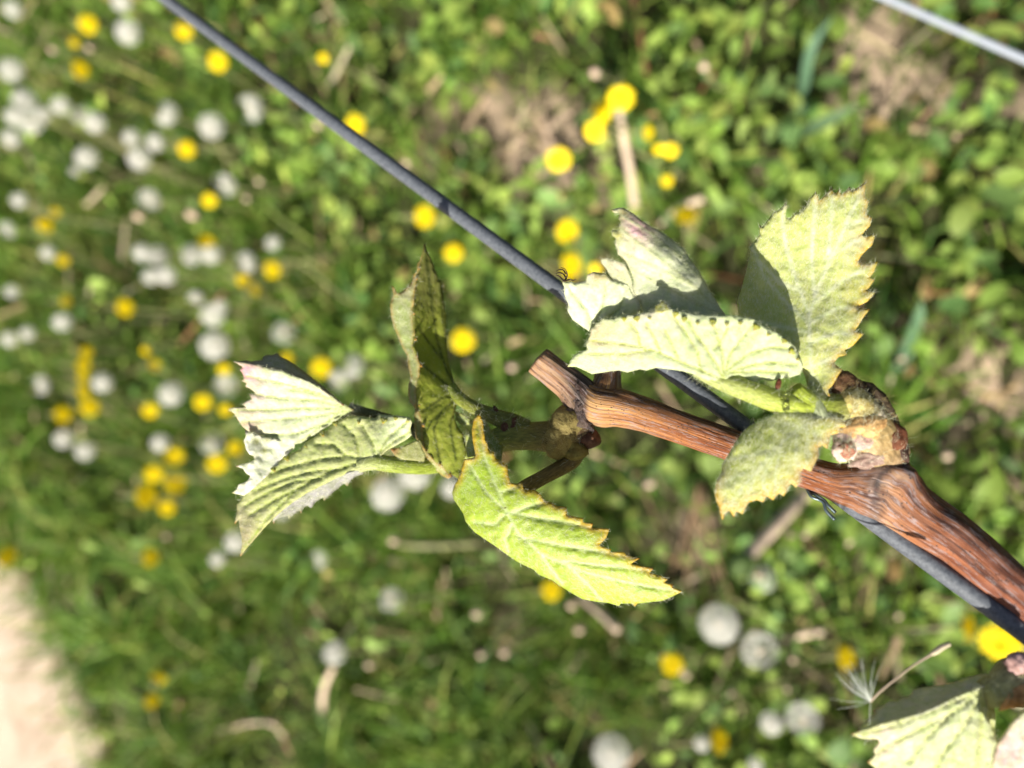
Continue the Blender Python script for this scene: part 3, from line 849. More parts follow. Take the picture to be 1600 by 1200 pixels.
leaf(shoot1, 'lime green toothed leaf hanging below the shoot, the longest of them', [lambda b: sheet(b, D_out, D_c, (.37, .48, .035), D_v, spacing=3.5, vein_col=(.58, .66, .34), vein_amp=-.0002, quilt=.0007, vein_w=2.2, tip=(.58, .34, .02), tipr=8, rim=(.64, .37, .015), rim_on=lambda x, y: .46 * (x - 792) - (y - 800), rim_amt=.92, rim_w=8, nh=5200, edge=200, grain=(.9, -.35), spread=.55, seed=1, spots=[(720, 750, 30, (.30, .46, .05), .6)])], [M['leaf_glossy'], M['wool']])
# small green lobe behind its top
leaf(shoot1, 'small green stipule leaf tucked beside the stem', [lambda b: sheet(b, Z(*oD, [(85, 10), (130, 25), (180, 60), (205, 80), (170, 95), (120, 92), (85, 65)]), [(715, 645, .2045), (735, 660, .203), (712, 655, .2045)], (.36, .44, .12), spacing=3, nh=150, edge=80),
     lambda b: sheet(b, Z(*oD, [(230, 40), (270, 60), (310, 130), (350, 180), (385, 230), (375, 320), (350, 325), (330, 270), (290, 230), (262, 150)]), [(750, 655, .1945), (775, 690, .1935), (785, 715, .194), (765, 700, .193)], (.20, .25, .04), spacing=3.5, nh=150, edge=60),
     lambda b: sheet(b, Z(*oD, [(150, 150), (195, 150), (210, 290), (160, 300), (150, 230)]), [(735, 680, .1935), (740, 705, .193), (728, 700, .1935)], (.36, .45, .10), spacing=3.5, nh=120, edge=50)], [M['leaf_glossy'], M['wool']])

# ---- upright cupped leaf (L3)
o5 = (540, 370, 4)
RIM = [(470, 150), (452, 215), (440, 260), (432, 350), (420, 450), (424, 530), (430, 600), (424, 690), (440, 740), (462, 800), (455, 880), (440, 970), (448, 1050), (462, 1110), (480, 1170), (480, 1230), (490, 1310), (510, 1350), (560, 1410), (600, 1430), (650, 1492)]
L3_main = Z(*o5, [(495, 45), (510, 95), (530, 130), (550, 172), (555, 205), (570, 222), (580, 272), (598, 272), (605, 330), (615, 400), (628, 480), (630, 560), (632, 640), (640, 740), (650, 820), (680, 910), (725, 985), (700, 1040), (685, 1080), (680, 1130), (700, 1190), (735, 1228), (742, 1270), (757, 1320), (752, 1370), (735, 1400), (722, 1460), (715, 1525), (692, 1505), (670, 1490)] + RIM[::-1])
L3_flap = Z(*o5, [(495, 45), (490, 85), (474, 112), (464, 150), (447, 168), (448, 220), (424, 236), (420, 272), (385, 318), (345, 345), (320, 356), (303, 318), (288, 305), (300, 360), (286, 392), (278, 430), (285, 500), (300, 560), (330, 630), (358, 700), (385, 740), (390, 800), (408, 880), (392, 930), (390, 985), (402, 1030), (434, 1075), (430, 1120), (428, 1190), (440, 1255), (460, 1310), (490, 1370), (520, 1420), (560, 1452), (600, 1492), (640, 1512), (662, 1500)] + RIM[::-1])
def rimd(y): return .1985 + .0075 * (1 - (y - 380) / 370)
L3_c = [(*p, rimd(p[1])) for p in Z(*o5, RIM[::2])]
L3_mc = L3_c + [(664, 382, .2068), (690, 440, .2150), (697, 510, .2165), (700, 570, .2130), (720, 616, .2065), (712, 650, .2030), (728, 700, .1995), (718, 748, .1965), (690, 690, .2005), (680, 620, .2050), (672, 540, .2120)]
L3_fc = L3_c + [(664, 382, .2068), (620, 455, .2055), (611, 480, .2060), (622, 530, .2070), (638, 570, .2050), (640, 620, .2030), (648, 660, .2020), (650, 690, .2020), (690, 738, .2010)]
L3_v = Zs(o5, [[(722, 985), (640, 860), (570, 640), (530, 350), (500, 90)], [(715, 985), (600, 900), (480, 800)], [(715, 990), (600, 1010), (470, 1100)], [(715, 985), (660, 820), (612, 560), (590, 300)], [(700, 1010), (600, 1090), (550, 1200), (590, 1420)], [(690, 1070), (650, 1180), (690, 1400)], [(600, 760), (520, 660), (450, 560)], [(600, 1100), (530, 1160), (490, 1250)]])
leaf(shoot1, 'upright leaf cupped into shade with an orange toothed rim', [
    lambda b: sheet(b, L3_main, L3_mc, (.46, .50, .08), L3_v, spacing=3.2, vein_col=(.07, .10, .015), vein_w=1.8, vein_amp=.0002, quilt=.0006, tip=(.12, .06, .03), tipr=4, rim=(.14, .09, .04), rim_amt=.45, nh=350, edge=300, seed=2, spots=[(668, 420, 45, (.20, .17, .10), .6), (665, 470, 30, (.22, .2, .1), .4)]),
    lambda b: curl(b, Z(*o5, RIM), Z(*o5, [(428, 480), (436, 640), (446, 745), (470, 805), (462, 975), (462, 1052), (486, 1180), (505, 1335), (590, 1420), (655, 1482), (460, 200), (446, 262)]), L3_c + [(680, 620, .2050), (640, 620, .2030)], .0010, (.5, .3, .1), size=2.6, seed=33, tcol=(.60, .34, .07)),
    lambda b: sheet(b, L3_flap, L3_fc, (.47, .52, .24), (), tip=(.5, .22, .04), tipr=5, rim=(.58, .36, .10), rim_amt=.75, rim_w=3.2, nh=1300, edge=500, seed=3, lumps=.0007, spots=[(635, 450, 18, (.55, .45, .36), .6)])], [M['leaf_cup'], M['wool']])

# ---- outer pair of leaves (L1, L2)
o7 = (340, 540, 4)
L1_main = Z(*o7, [(852, 402), (790, 370), (740, 340), (640, 262), (560, 220), (480, 190), (420, 162), (350, 148), (290, 130), (200, 112), (155, 108), (105, 100), (130, 118), (158, 130), (138, 155), (155, 170), (165, 205), (150, 222), (182, 235), (175, 255), (205, 270), (240, 298), (198, 305), (215, 335), (180, 345), (155, 368), (182, 388), (100, 392), (70, 400), (105, 425), (125, 460), (140, 480), (155, 505), (185, 530), (215, 558), (290, 570), (340, 600), (420, 625), (520, 610), (600, 560), (690, 510), (760, 460), (820, 430)])
FT = [(105, 100), (155, 108), (200, 112), (290, 130), (350, 148), (420, 162), (480, 190), (560, 220), (640, 262), (740, 340), (790, 370)]
L1_c = [(553, 640, .2015), (500, 605, .1955), (460, 588, .1950), (412, 572, .1960), (366, 565, .198), (358, 640, .2005), (400, 610, .1980), (400, 640, .1990), (450, 620, .1980), (460, 690, .2000), (400, 680, .2010), (500, 660, .2005), (420, 660, .2000)]
L1_fc = [(*p, float(tps(L1_c)(np.array([p]))[0])) for p in Z(*o7, FT[::2])] + [(412, 556, .2040), (434, 552, .2060), (470, 575, .2055), (500, 597, .2045), (530, 622, .2035)]
L1_flap = Z(*o7, FT + [(740, 325), (640, 238), (560, 175), (490, 122), (430, 85), (400, 72), (375, 46), (345, 60), (310, 56), (285, 68), (280, 92), (230, 95), (213, 100), (185, 92), (150, 98)][0:])
L1_v = Zs(o7, [[(850, 402), (640, 300), (420, 240), (180, 190)], [(850, 402), (640, 345), (400, 330), (210, 300)], [(850, 402), (600, 390), (350, 400), (90, 405)], [(850, 402), (620, 440), (400, 460), (150, 480)], [(830, 410), (680, 480), (500, 550), (300, 565)], [(700, 330), (560, 290), (420, 270)], [(760, 420), (640, 510), (520, 600)]])
WH = Z(*o7, [(170, 525), (178, 560), (168, 590), (178, 650), (200, 680), (225, 690), (232, 712), (190, 735), (152, 742), (112, 755), (160, 768), (175, 795), (205, 815), (185, 850), (130, 872), (120, 900), (90, 922), (130, 930), (165, 938), (240, 880), (400, 720), (480, 640), (480, 600), (340, 580), (260, 560)])
WH_c = [(385, 680, 0.1985), (380, 760, 0.1965), (372, 770, 0.1965), (440, 710, 0.2000), (460, 692, 0.2000), (400, 720, 0.1975)]
leaf(shoot1, 'pale folded leaf with pink tips fanned out at the end of the shoot', [
    lambda b: sheet(b, L1_main, L1_c, (.62, .66, .47), L1_v, spacing=3.0, vein_col=(.38, .43, .14), vein_w=1.5, vein_amp=-.0003, quilt=.0008, tip=(.16, .15, .03), tipr=4.5, rim=(.5, .4, .25), rim_amt=.25, nh=1800, edge=450, grain=(-1, .3), spread=.4, seed=4,
                    spots=[(385, 580, 22, (.74, .30, .45), .9), (400, 615, 20, (.70, .44, .52), .65), (400, 632, 26, (.58, .46, .50), .65), (380, 665, 24, (.58, .34, .30), .8), (395, 675, 20, (.62, .46, .40), .5)]),
    lambda b: sheet(b, L1_flap, L1_fc, (.42, .40, .36), (), tip=(.14, .08, .05), tipr=5, rim=(.25, .16, .10), rim_amt=.5, nh=500, edge=350, seed=5),
    lambda b: sheet(b, WH, WH_c, (.82, .82, .74), (), tip=(.30, .26, .05), tipr=5, rim=(.78, .62, .62), rim_amt=.3, nh=500, edge=250, seed=6, lumps=.0008, spots=[(400, 690, 7, (.36, .36, .08), .9), (417, 687, 5, (.36, .36, .08), .9), (413, 704, 6, (.40, .40, .10), .9), (395, 714, 5, (.40, .40, .10), .8)])], [M['leaf_pale'], M['wool']])
L2_top = [(170, 900), (230, 828), (300, 775), (370, 735), (440, 685), (520, 645), (560, 598), (640, 556), (690, 525), (730, 482), (760, 468), (820, 445), (880, 438), (940, 448), (985, 452), (1010, 428), (1080, 435), (1150, 440), (1200, 450), (1215, 480)]
L2_out = Z(*o7, L2_top + [(1205, 520), (1212, 560), (1180, 588), (1110, 628), (1060, 648), (1000, 705), (1000, 770), (920, 772), (820, 796), (740, 830), (640, 880), (560, 920), (470, 980), (380, 1050), (320, 1110), (280, 1150), (200, 1240), (141, 1315), (152, 1230), (148, 1185), (138, 1140), (132, 1085), (105, 1112), (122, 1030), (118, 995), (140, 965)])
L2_c = [(376, 868, .1965), (375, 800, .1985), (400, 745, .1995), (450, 715, .1995), (500, 682, .2000), (540, 655, .2005), (595, 648, .1985), (640, 655, .1950), (640, 680, .1955), (590, 715, .1950), (590, 680, .1965), (560, 735, .1955), (500, 770, .1945), (435, 805, .1945), (450, 760, .1965), (520, 715, .1975), (410, 820, .1955)]
L2_v = Zs(o7, [[(990, 730), (850, 740), (700, 790), (500, 890), (300, 1090), (150, 1290)], [(990, 720), (820, 690), (640, 710), (480, 750), (330, 800)], [(990, 700), (965, 600), (900, 500)], [(885, 695), (865, 570), (780, 490)], [(810, 695), (730, 620), (620, 615)], [(995, 695), (1060, 580), (1180, 480)], [(760, 775), (600, 785), (420, 830), (230, 910)], [(650, 830), (480, 850), (330, 910), (170, 1000)], [(540, 880), (380, 950), (200, 1060)], [(995, 690), (1100, 600), (1200, 540)]])
L2_fl = Z(*o7, [(920, 772), (820, 796), (740, 830), (640, 880), (560, 920), (470, 980), (380, 1050), (345, 1090), (350, 1115), (375, 1080), (440, 1065), (445, 1085), (470, 1060), (515, 1030), (520, 1050), (540, 1010), (560, 1000), (585, 1015), (620, 970), (660, 950), (665, 970), (700, 935), (745, 898), (790, 862), (812, 880), (835, 838), (870, 815), (908, 805)])
L2_flc = [(*p, float(tps(L2_c)(np.array([p]))[0]) + .0003) for p in Z(*o7, [(920, 772), (740, 830), (560, 920), (380, 1050)])] + [(450, 807, .1995), (505, 778, .2005), (540, 755, .1995), (428, 817, .1985)]
leaf(shoot1, 'grey green veined leaf folded along its midrib below the pale pink tipped one', [
    lambda b: sheet(b, L2_out, L2_c, (.55, .58, .25), L2_v, spacing=3.0, vein_col=(.34, .41, .07), vein_w=1.6, vein_amp=-.0003, quilt=.0008, tip=(.40, .20, .05), tipr=4, rim=(.4, .36, .12), rim_amt=.35, nh=2200, edge=450, grain=(-.9, -.5), spread=.5, seed=7,
                    spots=[(380, 820, 38, (.34, .28, .20), .7), (372, 850, 24, (.30, .20, .14), .6), (625, 670, 26, (.76, .80, .64), .8), (600, 690, 22, (.62, .68, .45), .5)]),
    lambda b: curl(b, Z(*o7, L2_top[2:]), Z(*o7, [(350, 775), (432, 706), (550, 628), (655, 552), (735, 488), (880, 478), (1035, 470), (1110, 455), (1185, 472)]), L2_c, .0013, (.60, .64, .45), size=5, seed=8),
    lambda b: sheet(b, L2_fl, L2_flc, (.30, .29, .31), (), tip=(.30, .32, .06), tipr=5, rim=(.5, .5, .4), rim_amt=.2, nh=500, edge=250, seed=9)], [M['leaf_pale'], M['wool']])  # under flap: its lavender grey shade is put into the base colour
leaf(shoot1, 'small translucent brown tipped stipule above the leaf stalk', [lambda b: sheet(b, Z(*o7, [(1078, 645), (1130, 640), (1200, 610), (1255, 590), (1300, 690), (1290, 725), (1150, 712), (1110, 690)]), [(612, 702, .1955), (650, 690, .1965), (662, 718, .197), (630, 716, .1958)], (.46, .46, .20), (), rim_amt=0, spots=[(614, 703, 9, (.55, .22, .10), .9)], spacing=3.5, nh=120, edge=60, tipr=.1)], [M['leaf_cup'], M['wool']])

# ---- second shoot at the big node
tan_, brn, pink, cream, red_ = (.58, .38, .16), (.12, .055, .03), (.62, .36, .34), (.68, .56, .38), (.42, .12, .07)
bag, ms = stem_part('shoot', vine, [
    ([(1385, 716, .1735, .0058), (1362, 690, .1722, .0066), (1345, 664, .1715, .0064), (1325, 645, .1705, .0052), (1300, 640, .1695, .0040), (1275, 638, .1685, .0036), (1250, 626, .1680, .0034), (1236, 612, .168, .003)],
     [(.30, .20, .12), (.52, .36, .16), (.50, .38, .16), (.34, .32, .10), (.42, .50, .08), (.46, .56, .07), (.44, .55, .06)]),
    ([(1300, 650, .1685, .0022), (1284, 654, .1662, .0020), (1278, 642, .1660, .0018), (1273, 625, .1668, .0015), (1268, 606, .1685, .0009)], [(.4, .46, .2), (.55, .62, .4), (.52, .6, .3), (.5, .56, .2)]),
], fuzz=500)
shoot2_bag = bag
shoot2 = bag.build('shoot', ms, vine, vine)
shoot2['label'] = 'shoot rising through split furry bud scales at the swollen node'
def scale_part(parts, label=None, fuzz=0, fm='wool'):
    bag = Bag()
    for (x, y, d, rx, ry, rz, rot, col, sd, amp) in parts:
        cc_, ax = B3(ap(x, y, d), rx, ry, rz, R(rot)); V, F_, Bq = blob(cc_, ax, amp * .6, 1.8, sd, 28, 16)
        bag.add(V, F_, np.array(col)[None] * (1 + .35 * np.array([nz(b, 2.5, sd) for b in Bq]))[:, None], Bq)
        if fuzz:
            nn = V - cc_; nn /= np.linalg.norm(nn, axis=1)[:, None]
            hv, ht = hairs(V, nn, fuzz, .0008, .0028, 2.4e-5, .55); bag.add(hv, ht, (.8, .7, .5), mi=1)
    o = bag.build('bud_scale', [M['scale'], M[fm]], shoot2, vine)
    if label: o['label'] = label
scale_part([(1322, 612, .1705, .0042, .0052, .0030, 35, (.13, .07, .035), 1, .25)], 'brown scale in the leaf shade', 260, 'brownwool')
scale_part([(1334, 636, .1685, .0042, .0046, .0036, 25, (.50, .42, .14), 2, .25), (1352, 640, .1692, .0030, .0052, .0032, 30, (.20, .16, .09), 12, .35)], 'yellow green furry scale', 420)
scale_part([(1346, 668, .1672, .0058, .0034, .0030, 12, (.66, .42, .17), 3, .3), (1364, 652, .1685, .0030, .0030, .0024, 30, (.5, .42, .3), 13, .4)], 'tan papery scale', 300)
scale_part([(1322, 690, .1672, .0030, .0036, .0022, 10, (.74, .55, .50), 4, .2), (1345, 684, .1672, .0040, .0028, .0022, 0, (.62, .40, .38), 14, .35)], 'pinkish woolly scale', 420)
scale_part([(1320, 703, .1658, .0026, .0026, .0018, 0, (.70, .54, .46), 5, .5), (1322, 704, .1648, .0018, .0020, .0011, 20, (.40, .17, .11), 15, .5)], 'round red scar ringed with cream wool', 160)
scale_part([(1388, 684, .1688, .0038, .0044, .0030, 40, (.16, .06, .03), 6, .3), (1400, 700, .170, .0022, .0046, .003, 20, (.07, .04, .03), 16, .3)], 'dark brown shiny scale', 60)
scale_part([(1362, 712, .1690, .0058, .0024, .0026, 20, (.32, .23, .19), 7, .4), (1378, 700, .1685, .0046, .0016, .002, 25, (.55, .42, .34), 17, .4)], 'ragged grey brown scale', 120)
scale_part([(1372, 632, .1705, .0026, .0058, .0028, 38, (.07, .05, .03), 8, .5), (1384, 655, .171, .002, .0046, .0026, 35, (.06, .045, .03), 18, .5)], 'blackish ragged scale edge', 200, 'brownwool')
# red brown stipule scrap and drops
scale_part([(1216, 601, .1650, .0006, .0014, .0004, -15, (.12, .04, .02), 9, .3)], 'tiny red brown stipule scrap')
for x, y, r in ((1228, 637, .00088), (1229, 625, .00068), (1231, 613, .00062), (1222, 626, .0004)):
    V, F_, _ = blob(ap(x, y, .1632), np.eye(3) * r, 0, 1, 0, 14, 9)
    put('droplet', V, F_, M['drop'], shoot2, vine)
petiole(shoot2, [([(1268, 642, .1685, .0034), (1240, 635, .1672, .0030), (1210, 626, .1662, .0027), (1175, 613, .1655, .0024), (1140, 601, .1652, .0021), (1108, 590, .1655, .0015), (1085, 582, .1665, .0009)], [(.46, .56, .06), (.44, .53, .08), (.42, .49, .11), (.44, .50, .15), (.5, .55, .25)])], fuzz=600)

# ---- big upright leaf (A)
oA = (1080, 280, 4)
A_out = Z(*oA, [(800, 1500), (770, 1490), (752, 1430), (715, 1240), (660, 1130), (560, 1060), (400, 990), (315, 910), (298, 850), (285, 770), (310, 700), (325, 640), (345, 570), (370, 455), (358, 430), (395, 390), (428, 345), (426, 282), (446, 300), (470, 268), (500, 225), (520, 198), (545, 195), (592, 146), (602, 172), (590, 215), (598, 240), (618, 245), (650, 210), (690, 200), (720, 160), (745, 120), (780, 76), (795, 110), (797, 138), (840, 95), (882, 46), (886, 80), (906, 86), (924, 60), (937, 95), (965, 75), (992, 46), (1003, 70), (1045, 50), (1094, 12), (1086, 80), (1090, 118), (1109, 140), (1096, 190), (1098, 222), (1132, 243), (1118, 292), (1088, 320), (1065, 350), (1100, 362), (1150, 346), (1132, 410), (1100, 440), (1062, 480), (1040, 520), (1080, 528), (1167, 513), (1142, 580), (1113, 618), (1145, 628), (1112, 678), (1086, 698), (1150, 708), (1102, 765), (1025, 802), (1114, 813), (1072, 870), (1042, 920), (1020, 950), (1078, 966), (1012, 1040), (960, 1068), (972, 1096), (920, 1110), (893, 1150), (945, 1190), (915, 1232), (883, 1290), (852, 1318), (867, 1356), (825, 1368), (815, 1408), (832, 1442)])
A_v = Zs(oA, [[(790, 1490), (758, 1300), (742, 1050), (738, 850), (800, 660), (900, 440), (1000, 210), (1090, 30)], [(738, 850), (660, 640), (590, 420), (570, 250), (592, 160)], [(742, 900), (600, 780), (450, 600), (390, 440)], [(770, 730), (750, 480), (770, 250), (780, 90)], [(850, 550), (870, 330), (883, 70)], [(760, 780), (940, 640), (1160, 518)], [(745, 900), (920, 800), (1110, 815)], [(748, 1020), (900, 960), (1070, 968)], [(880, 480), (1010, 390), (1145, 350)], [(960, 300), (1050, 255), (1125, 245)], [(755, 1180), (850, 1130), (960, 1095)], [(745, 960), (560, 920), (360, 880)], [(690, 700), (560, 650), (430, 520)]])
A_c = [(1278, 655, .1670), (1268, 600, .1700), (1265, 520, .1705), (1230, 470, .1755), (1190, 400, .1785), (1155, 490, .1800), (1180, 530, .1775), (1215, 330, .1775), (1275, 310, .1745), (1353, 284, .1725), (1310, 370, .1722), (1270, 400, .1752), (1370, 410, .1695), (1300, 470, .1722), (1345, 500, .1680), (1320, 560, .1675), (1300, 600, .1665), (1240, 560, .1700)]
leaf(shoot2, 'large upright leaf of felted yellow green, half shaded by the folded leaf', [lambda b: sheet(b, A_out, A_c, (.60, .64, .22), A_v, vein_col=(.76, .78, .62), vein_w=2.8, vein_amp=.0003, quilt=.0006, tip=(.40, .38, .02), tipr=7, rim=(.62, .38, .03), rim_on=lambda x, y: x - 1275, rim_amt=.92, rim_w=7, nh=9000, edge=350, hl=(.0006, .0016), grain=(.3, 1.0), spread=.6, seed=10, lie=.78,
     spots=[(1345, 380, 25, (.62, .48, .42), .5), (1340, 480, 22, (.62, .52, .16), .5), (1240, 330, 40, (.58, .58, .10), .4), (1330, 450, 22, (.60, .56, .08), .6), (1300, 555, 26, (.60, .46, .2), .3)])], [M['leaf_woolly'], M['wool']])

# ---- folded pale leaf (B)
oB = (860, 320, 4)
B_top = [(290, 735), (340, 708), (400, 712), (440, 690), (520, 688), (600, 672), (660, 662), (690, 640), (740, 650), (800, 662), (900, 682), (1000, 692), (1100, 690), (1200, 700), (1270, 715), (1340, 760), (1420, 800), (1480, 840), (1530, 890), (1562, 950), (1582, 1010)]
B_out = Z(*oB, [(105, 1012), (125, 975), (150, 940), (190, 915), (232, 905), (222, 870), (245, 820), (250, 780)] + B_top + [(1562, 1060), (1500, 1078), (1440, 1088), (1380, 1102), (1320, 1095), (1260, 1112), (1220, 1080), (1180, 1062), (1130, 1068), (1090, 1095), (1040, 1115), (960, 1090), (900, 1062), (830, 1040), (760, 1030), (660, 1018), (600, 1035), (560, 1028), (480, 1048), (430, 1035), (380, 1040), (330, 1048), (260, 1058), (190, 1025), (160, 1012)])
B_c = [(888, 572, .1740), (905, 545, .1720), (925, 525, .1700), (960, 508, .1675), (1030, 482, .1640), (1110, 492, .1610), (1170, 498, .1605), (1210, 520, .1625), (1250, 565, .1650), (1240, 588, .1660), (1180, 590, .1660), (1130, 592, .1635), (1160, 550, .1625), (1090, 580, .1645), (1060, 540, .1645), (1000, 575, .1690), (1000, 530, .1670), (940, 580, .1730), (940, 545, .1700)]
B_v = Zs(oB, [[(1080, 1095), (920, 1025), (760, 960), (620, 900), (450, 870), (260, 850)], [(1080, 1095), (1040, 1000), (960, 880), (900, 800), (860, 720)], [(940, 1035), (920, 920), (840, 790), (770, 700)], [(810, 985), (760, 870), (710, 780)], [(690, 925), (650, 830), (600, 740)], [(560, 885), (545, 800), (500, 740)], [(1085, 1085), (1075, 930), (1040, 800), (1010, 720)], [(1090, 1050), (1130, 920), (1230, 800), (1270, 750)], [(1090, 1045), (1240, 930), (1380, 890), (1500, 900)], [(1095, 1060), (1240, 1005), (1380, 985), (1545, 1000)], [(640, 910), (420, 935), (240, 930)], [(1030, 900), (1080, 830), (1110, 770)], [(1140, 1050), (1300, 1040), (1480, 1050)]])
B_tt = Z(*oB, [(460, 716), (540, 716), (620, 708), (780, 688), (835, 716), (920, 740), (1015, 742), (1105, 748), (1190, 740), (1285, 770), (1365, 812), (1462, 855), (1508, 920), (1548, 965)])
leaf(shoot2, 'pale folded leaf with a row of dark teeth along its rolled top edge', [
    lambda b: sheet(b, B_out, B_c, (.54, .59, .37), B_v, spacing=3.0, vein_col=(.36, .40, .07), vein_w=1.7, vein_amp=-.00025, quilt=.0008, tip=(.42, .42, .08), tipr=4, rim=(.6, .62, .40), rim_amt=.25, nh=2600, edge=700, grain=(-1, .1), spread=.6, seed=12,
                    spots=[(935, 525, 20, (.55, .40, .24), .8), (960, 540, 22, (.62, .50, .34), .55), (1030, 500, 28, (.70, .58, .50), .5), (985, 555, 25, (.70, .62, .46), .5), (1000, 510, 20, (.66, .56, .44), .5)]),
    lambda b: curl(b, Z(*oB, B_top), B_tt, B_c, .0013, (.62, .66, .48), size=5.5, seed=13, nh=350),
    lambda b: sheet(b, Z(*oB, [(655, 665), (660, 630), (700, 598), (728, 622), (740, 655), (700, 670)]), [(1025, 484, .1632), (1036, 470, .1640), (1045, 484, .1632)], (.26, .28, .04), spacing=3, nh=80, edge=60)], [M['leaf_pale'], M['wool']])

# ---- leaf fan behind it (C)
C_out = Z(*oB, [(1105, 700), (1060, 640), (1000, 540), (960, 470), (920, 400), (870, 330), (830, 270), (750, 208), (680, 160), (620, 130), (560, 90), (520, 55), (460, 20), (430, 18), (378, 30), (400, 50), (432, 52), (426, 90), (442, 110), (425, 130), (432, 160), (384, 158), (384, 190), (412, 215), (400, 240), (415, 280), (420, 310), (450, 330), (480, 370), (500, 420), (520, 470), (515, 540), (540, 580), (570, 640), (585, 690), (650, 740), (900, 780), (1080, 740)])
C_c = [(1135, 495, 0.1682), (1105, 448, 0.1697), (1075, 405, 0.1707), (1040, 370, 0.1707), (975, 325, 0.1697), (958, 328, 0.1702), (965, 360, 0.1687), (1010, 372, 0.1670), (1045, 400, 0.1672), (1085, 440, 0.1672), (975, 395, 0.1692), (990, 450, 0.1697), (1030, 430, 0.1687), (1000, 490, 0.1697), (1080, 510, 0.1672), (1050, 470, 0.1682), (1025, 385, 0.1674)]
C_v = Zs(oB, [[(1090, 690), (930, 540), (760, 400), (600, 280), (430, 150)], [(1080, 700), (820, 560), (640, 480), (500, 400)], [(900, 510), (700, 410), (450, 310)], [(1090, 690), (960, 490), (820, 330), (640, 190), (440, 60)]])
C2_out = Z(*oB, [(316, 345), (345, 332), (370, 345), (440, 360), (470, 380), (505, 450), (518, 540), (560, 620), (580, 690), (480, 580), (410, 490), (380, 462), (350, 400), (320, 365)])
C2_c = [(940, 405, 0.1697), (980, 420, 0.1687), (1000, 490, 0.1700), (960, 440, 0.1697)]
C3_out = Z(*oB, [(72, 480), (100, 492), (130, 480), (155, 492), (180, 488), (225, 475), (228, 440), (270, 420), (320, 428), (350, 432), (380, 470), (440, 482), (480, 500), (520, 570), (560, 640), (548, 690), (440, 720), (330, 740), (270, 790), (240, 790), (190, 755), (140, 720), (105, 660), (112, 620), (88, 560), (85, 510)])
C3_c = [(880, 442, 0.1681), (900, 440, 0.1681), (945, 425, 0.1686), (985, 450, 0.1691), (1000, 490, 0.1704), (950, 500, 0.1714), (920, 517, 0.1724), (890, 490, 0.1704), (940, 465, 0.1698)]
C3_v = Zs(oB, [[(270, 780), (230, 660), (100, 500)], [(270, 780), (330, 620), (350, 490)], [(290, 770), (430, 650), (480, 520)]])
leaf(shoot2, 'downy grey leaf with a pink tip standing behind the pale folded leaf', [
    lambda b: sheet(b, C_out, C_c, (.56, .59, .44), C_v, spacing=3.4, vein_col=(.48, .50, .30), vein_amp=.0005, vein_w=2.6, quilt=.0008, tip=(.34, .32, .03), tipr=5, rim=(.55, .5, .25), rim_amt=.35, nh=5200, edge=800, hl=(.0006, .0015), grain=(.8, -.8), spread=.7, seed=14, lie=.7,
                    spots=[(1000, 355, 22, (.70, .32, .46), .95), (985, 342, 16, (.70, .45, .5), .6), (1000, 385, 16, (.66, .48, .50), .6), (978, 397, 12, (.58, .40, .36), .7), (975, 335, 10, (.48, .36, .06), .8), (965, 366, 12, (.38, .36, .04), .9)]),
    lambda b: sheet(b, C2_out, C2_c, (.62, .62, .44), (), tip=(.30, .32, .03), tipr=6, rim=(.5, .5, .25), rim_amt=.4, nh=700, edge=250, seed=15, spots=[(965, 415, 14, (.68, .48, .48), .6)]),
    lambda b: sheet(b, C3_out, C3_c, (.66, .70, .52), C3_v, spacing=3.0, vein_col=(.52, .58, .30), vein_w=1.5, vein_amp=-.0004, quilt=.0008, tip=(.4, .4, .1), tipr=3, rim=(.7, .62, .5), rim_amt=.3, nh=900, edge=350, seed=16, spots=[(930, 430, 14, (.44, .30, .16), .85), (945, 432, 12, (.46, .38, .12), .7)])], [M['leaf_pale'], M['wool']])

# ---- lower leaf over the cane (E)
oE = (1100, 540, 4)
E_out = Z(*oE, [(890, 490), (860, 460), (800, 445), (740, 450), (690, 460), (640, 440), (590, 420), (540, 410), (490, 415), (440, 430), (400, 460), (340, 480), (290, 500), (240, 545), (200, 600), (170, 650), (140, 700), (110, 750), (112, 790), (80, 840), (62, 910), (75, 970), (95, 1010), (100, 1050), (115, 1088), (130, 1050), (158, 1030), (186, 1072), (200, 1035), (242, 1053), (255, 1020), (280, 980), (330, 965), (370, 978), (392, 940), (432, 967), (450, 940), (470, 922), (498, 942), (515, 915), (528, 880), (545, 860), (577, 888), (598, 850), (598, 800), (620, 768), (668, 788), (690, 740), (717, 690), (712, 640), (745, 618), (772, 643), (785, 600), (788, 560), (842, 548), (850, 512), (888, 512)])
E_c = [(1318, 660, .1645), (1290, 655, .1640), (1260, 650, .1642), (1225, 645, .1648), (1180, 668, .1645), (1150, 690, .1638), (1230, 680, .1625), (1180, 710, .1615), (1130, 730, .1635), (1118, 770, .1625), (1128, 808, .1620), (1190, 780, .1610), (1220, 770, .1610), (1245, 750, .1615), (1275, 715, .1625), (1290, 695, .1635), (1150, 760, .1610), (1240, 710, .1610)]
E_v = Zs(oE, [[(720, 460), (560, 540), (400, 700), (230, 900), (118, 1070)], [(580, 530), (570, 680), (590, 860)], [(490, 600), (450, 780), (440, 950)], [(400, 700), (300, 860), (240, 1030)], [(660, 490), (700, 570), (760, 630)], [(460, 640), (320, 680), (150, 720)], [(600, 510), (460, 470), (360, 480)], [(640, 500), (650, 640), (690, 740)], [(330, 780), (200, 820), (80, 880)], [(450, 650), (370, 830), (380, 950)]])
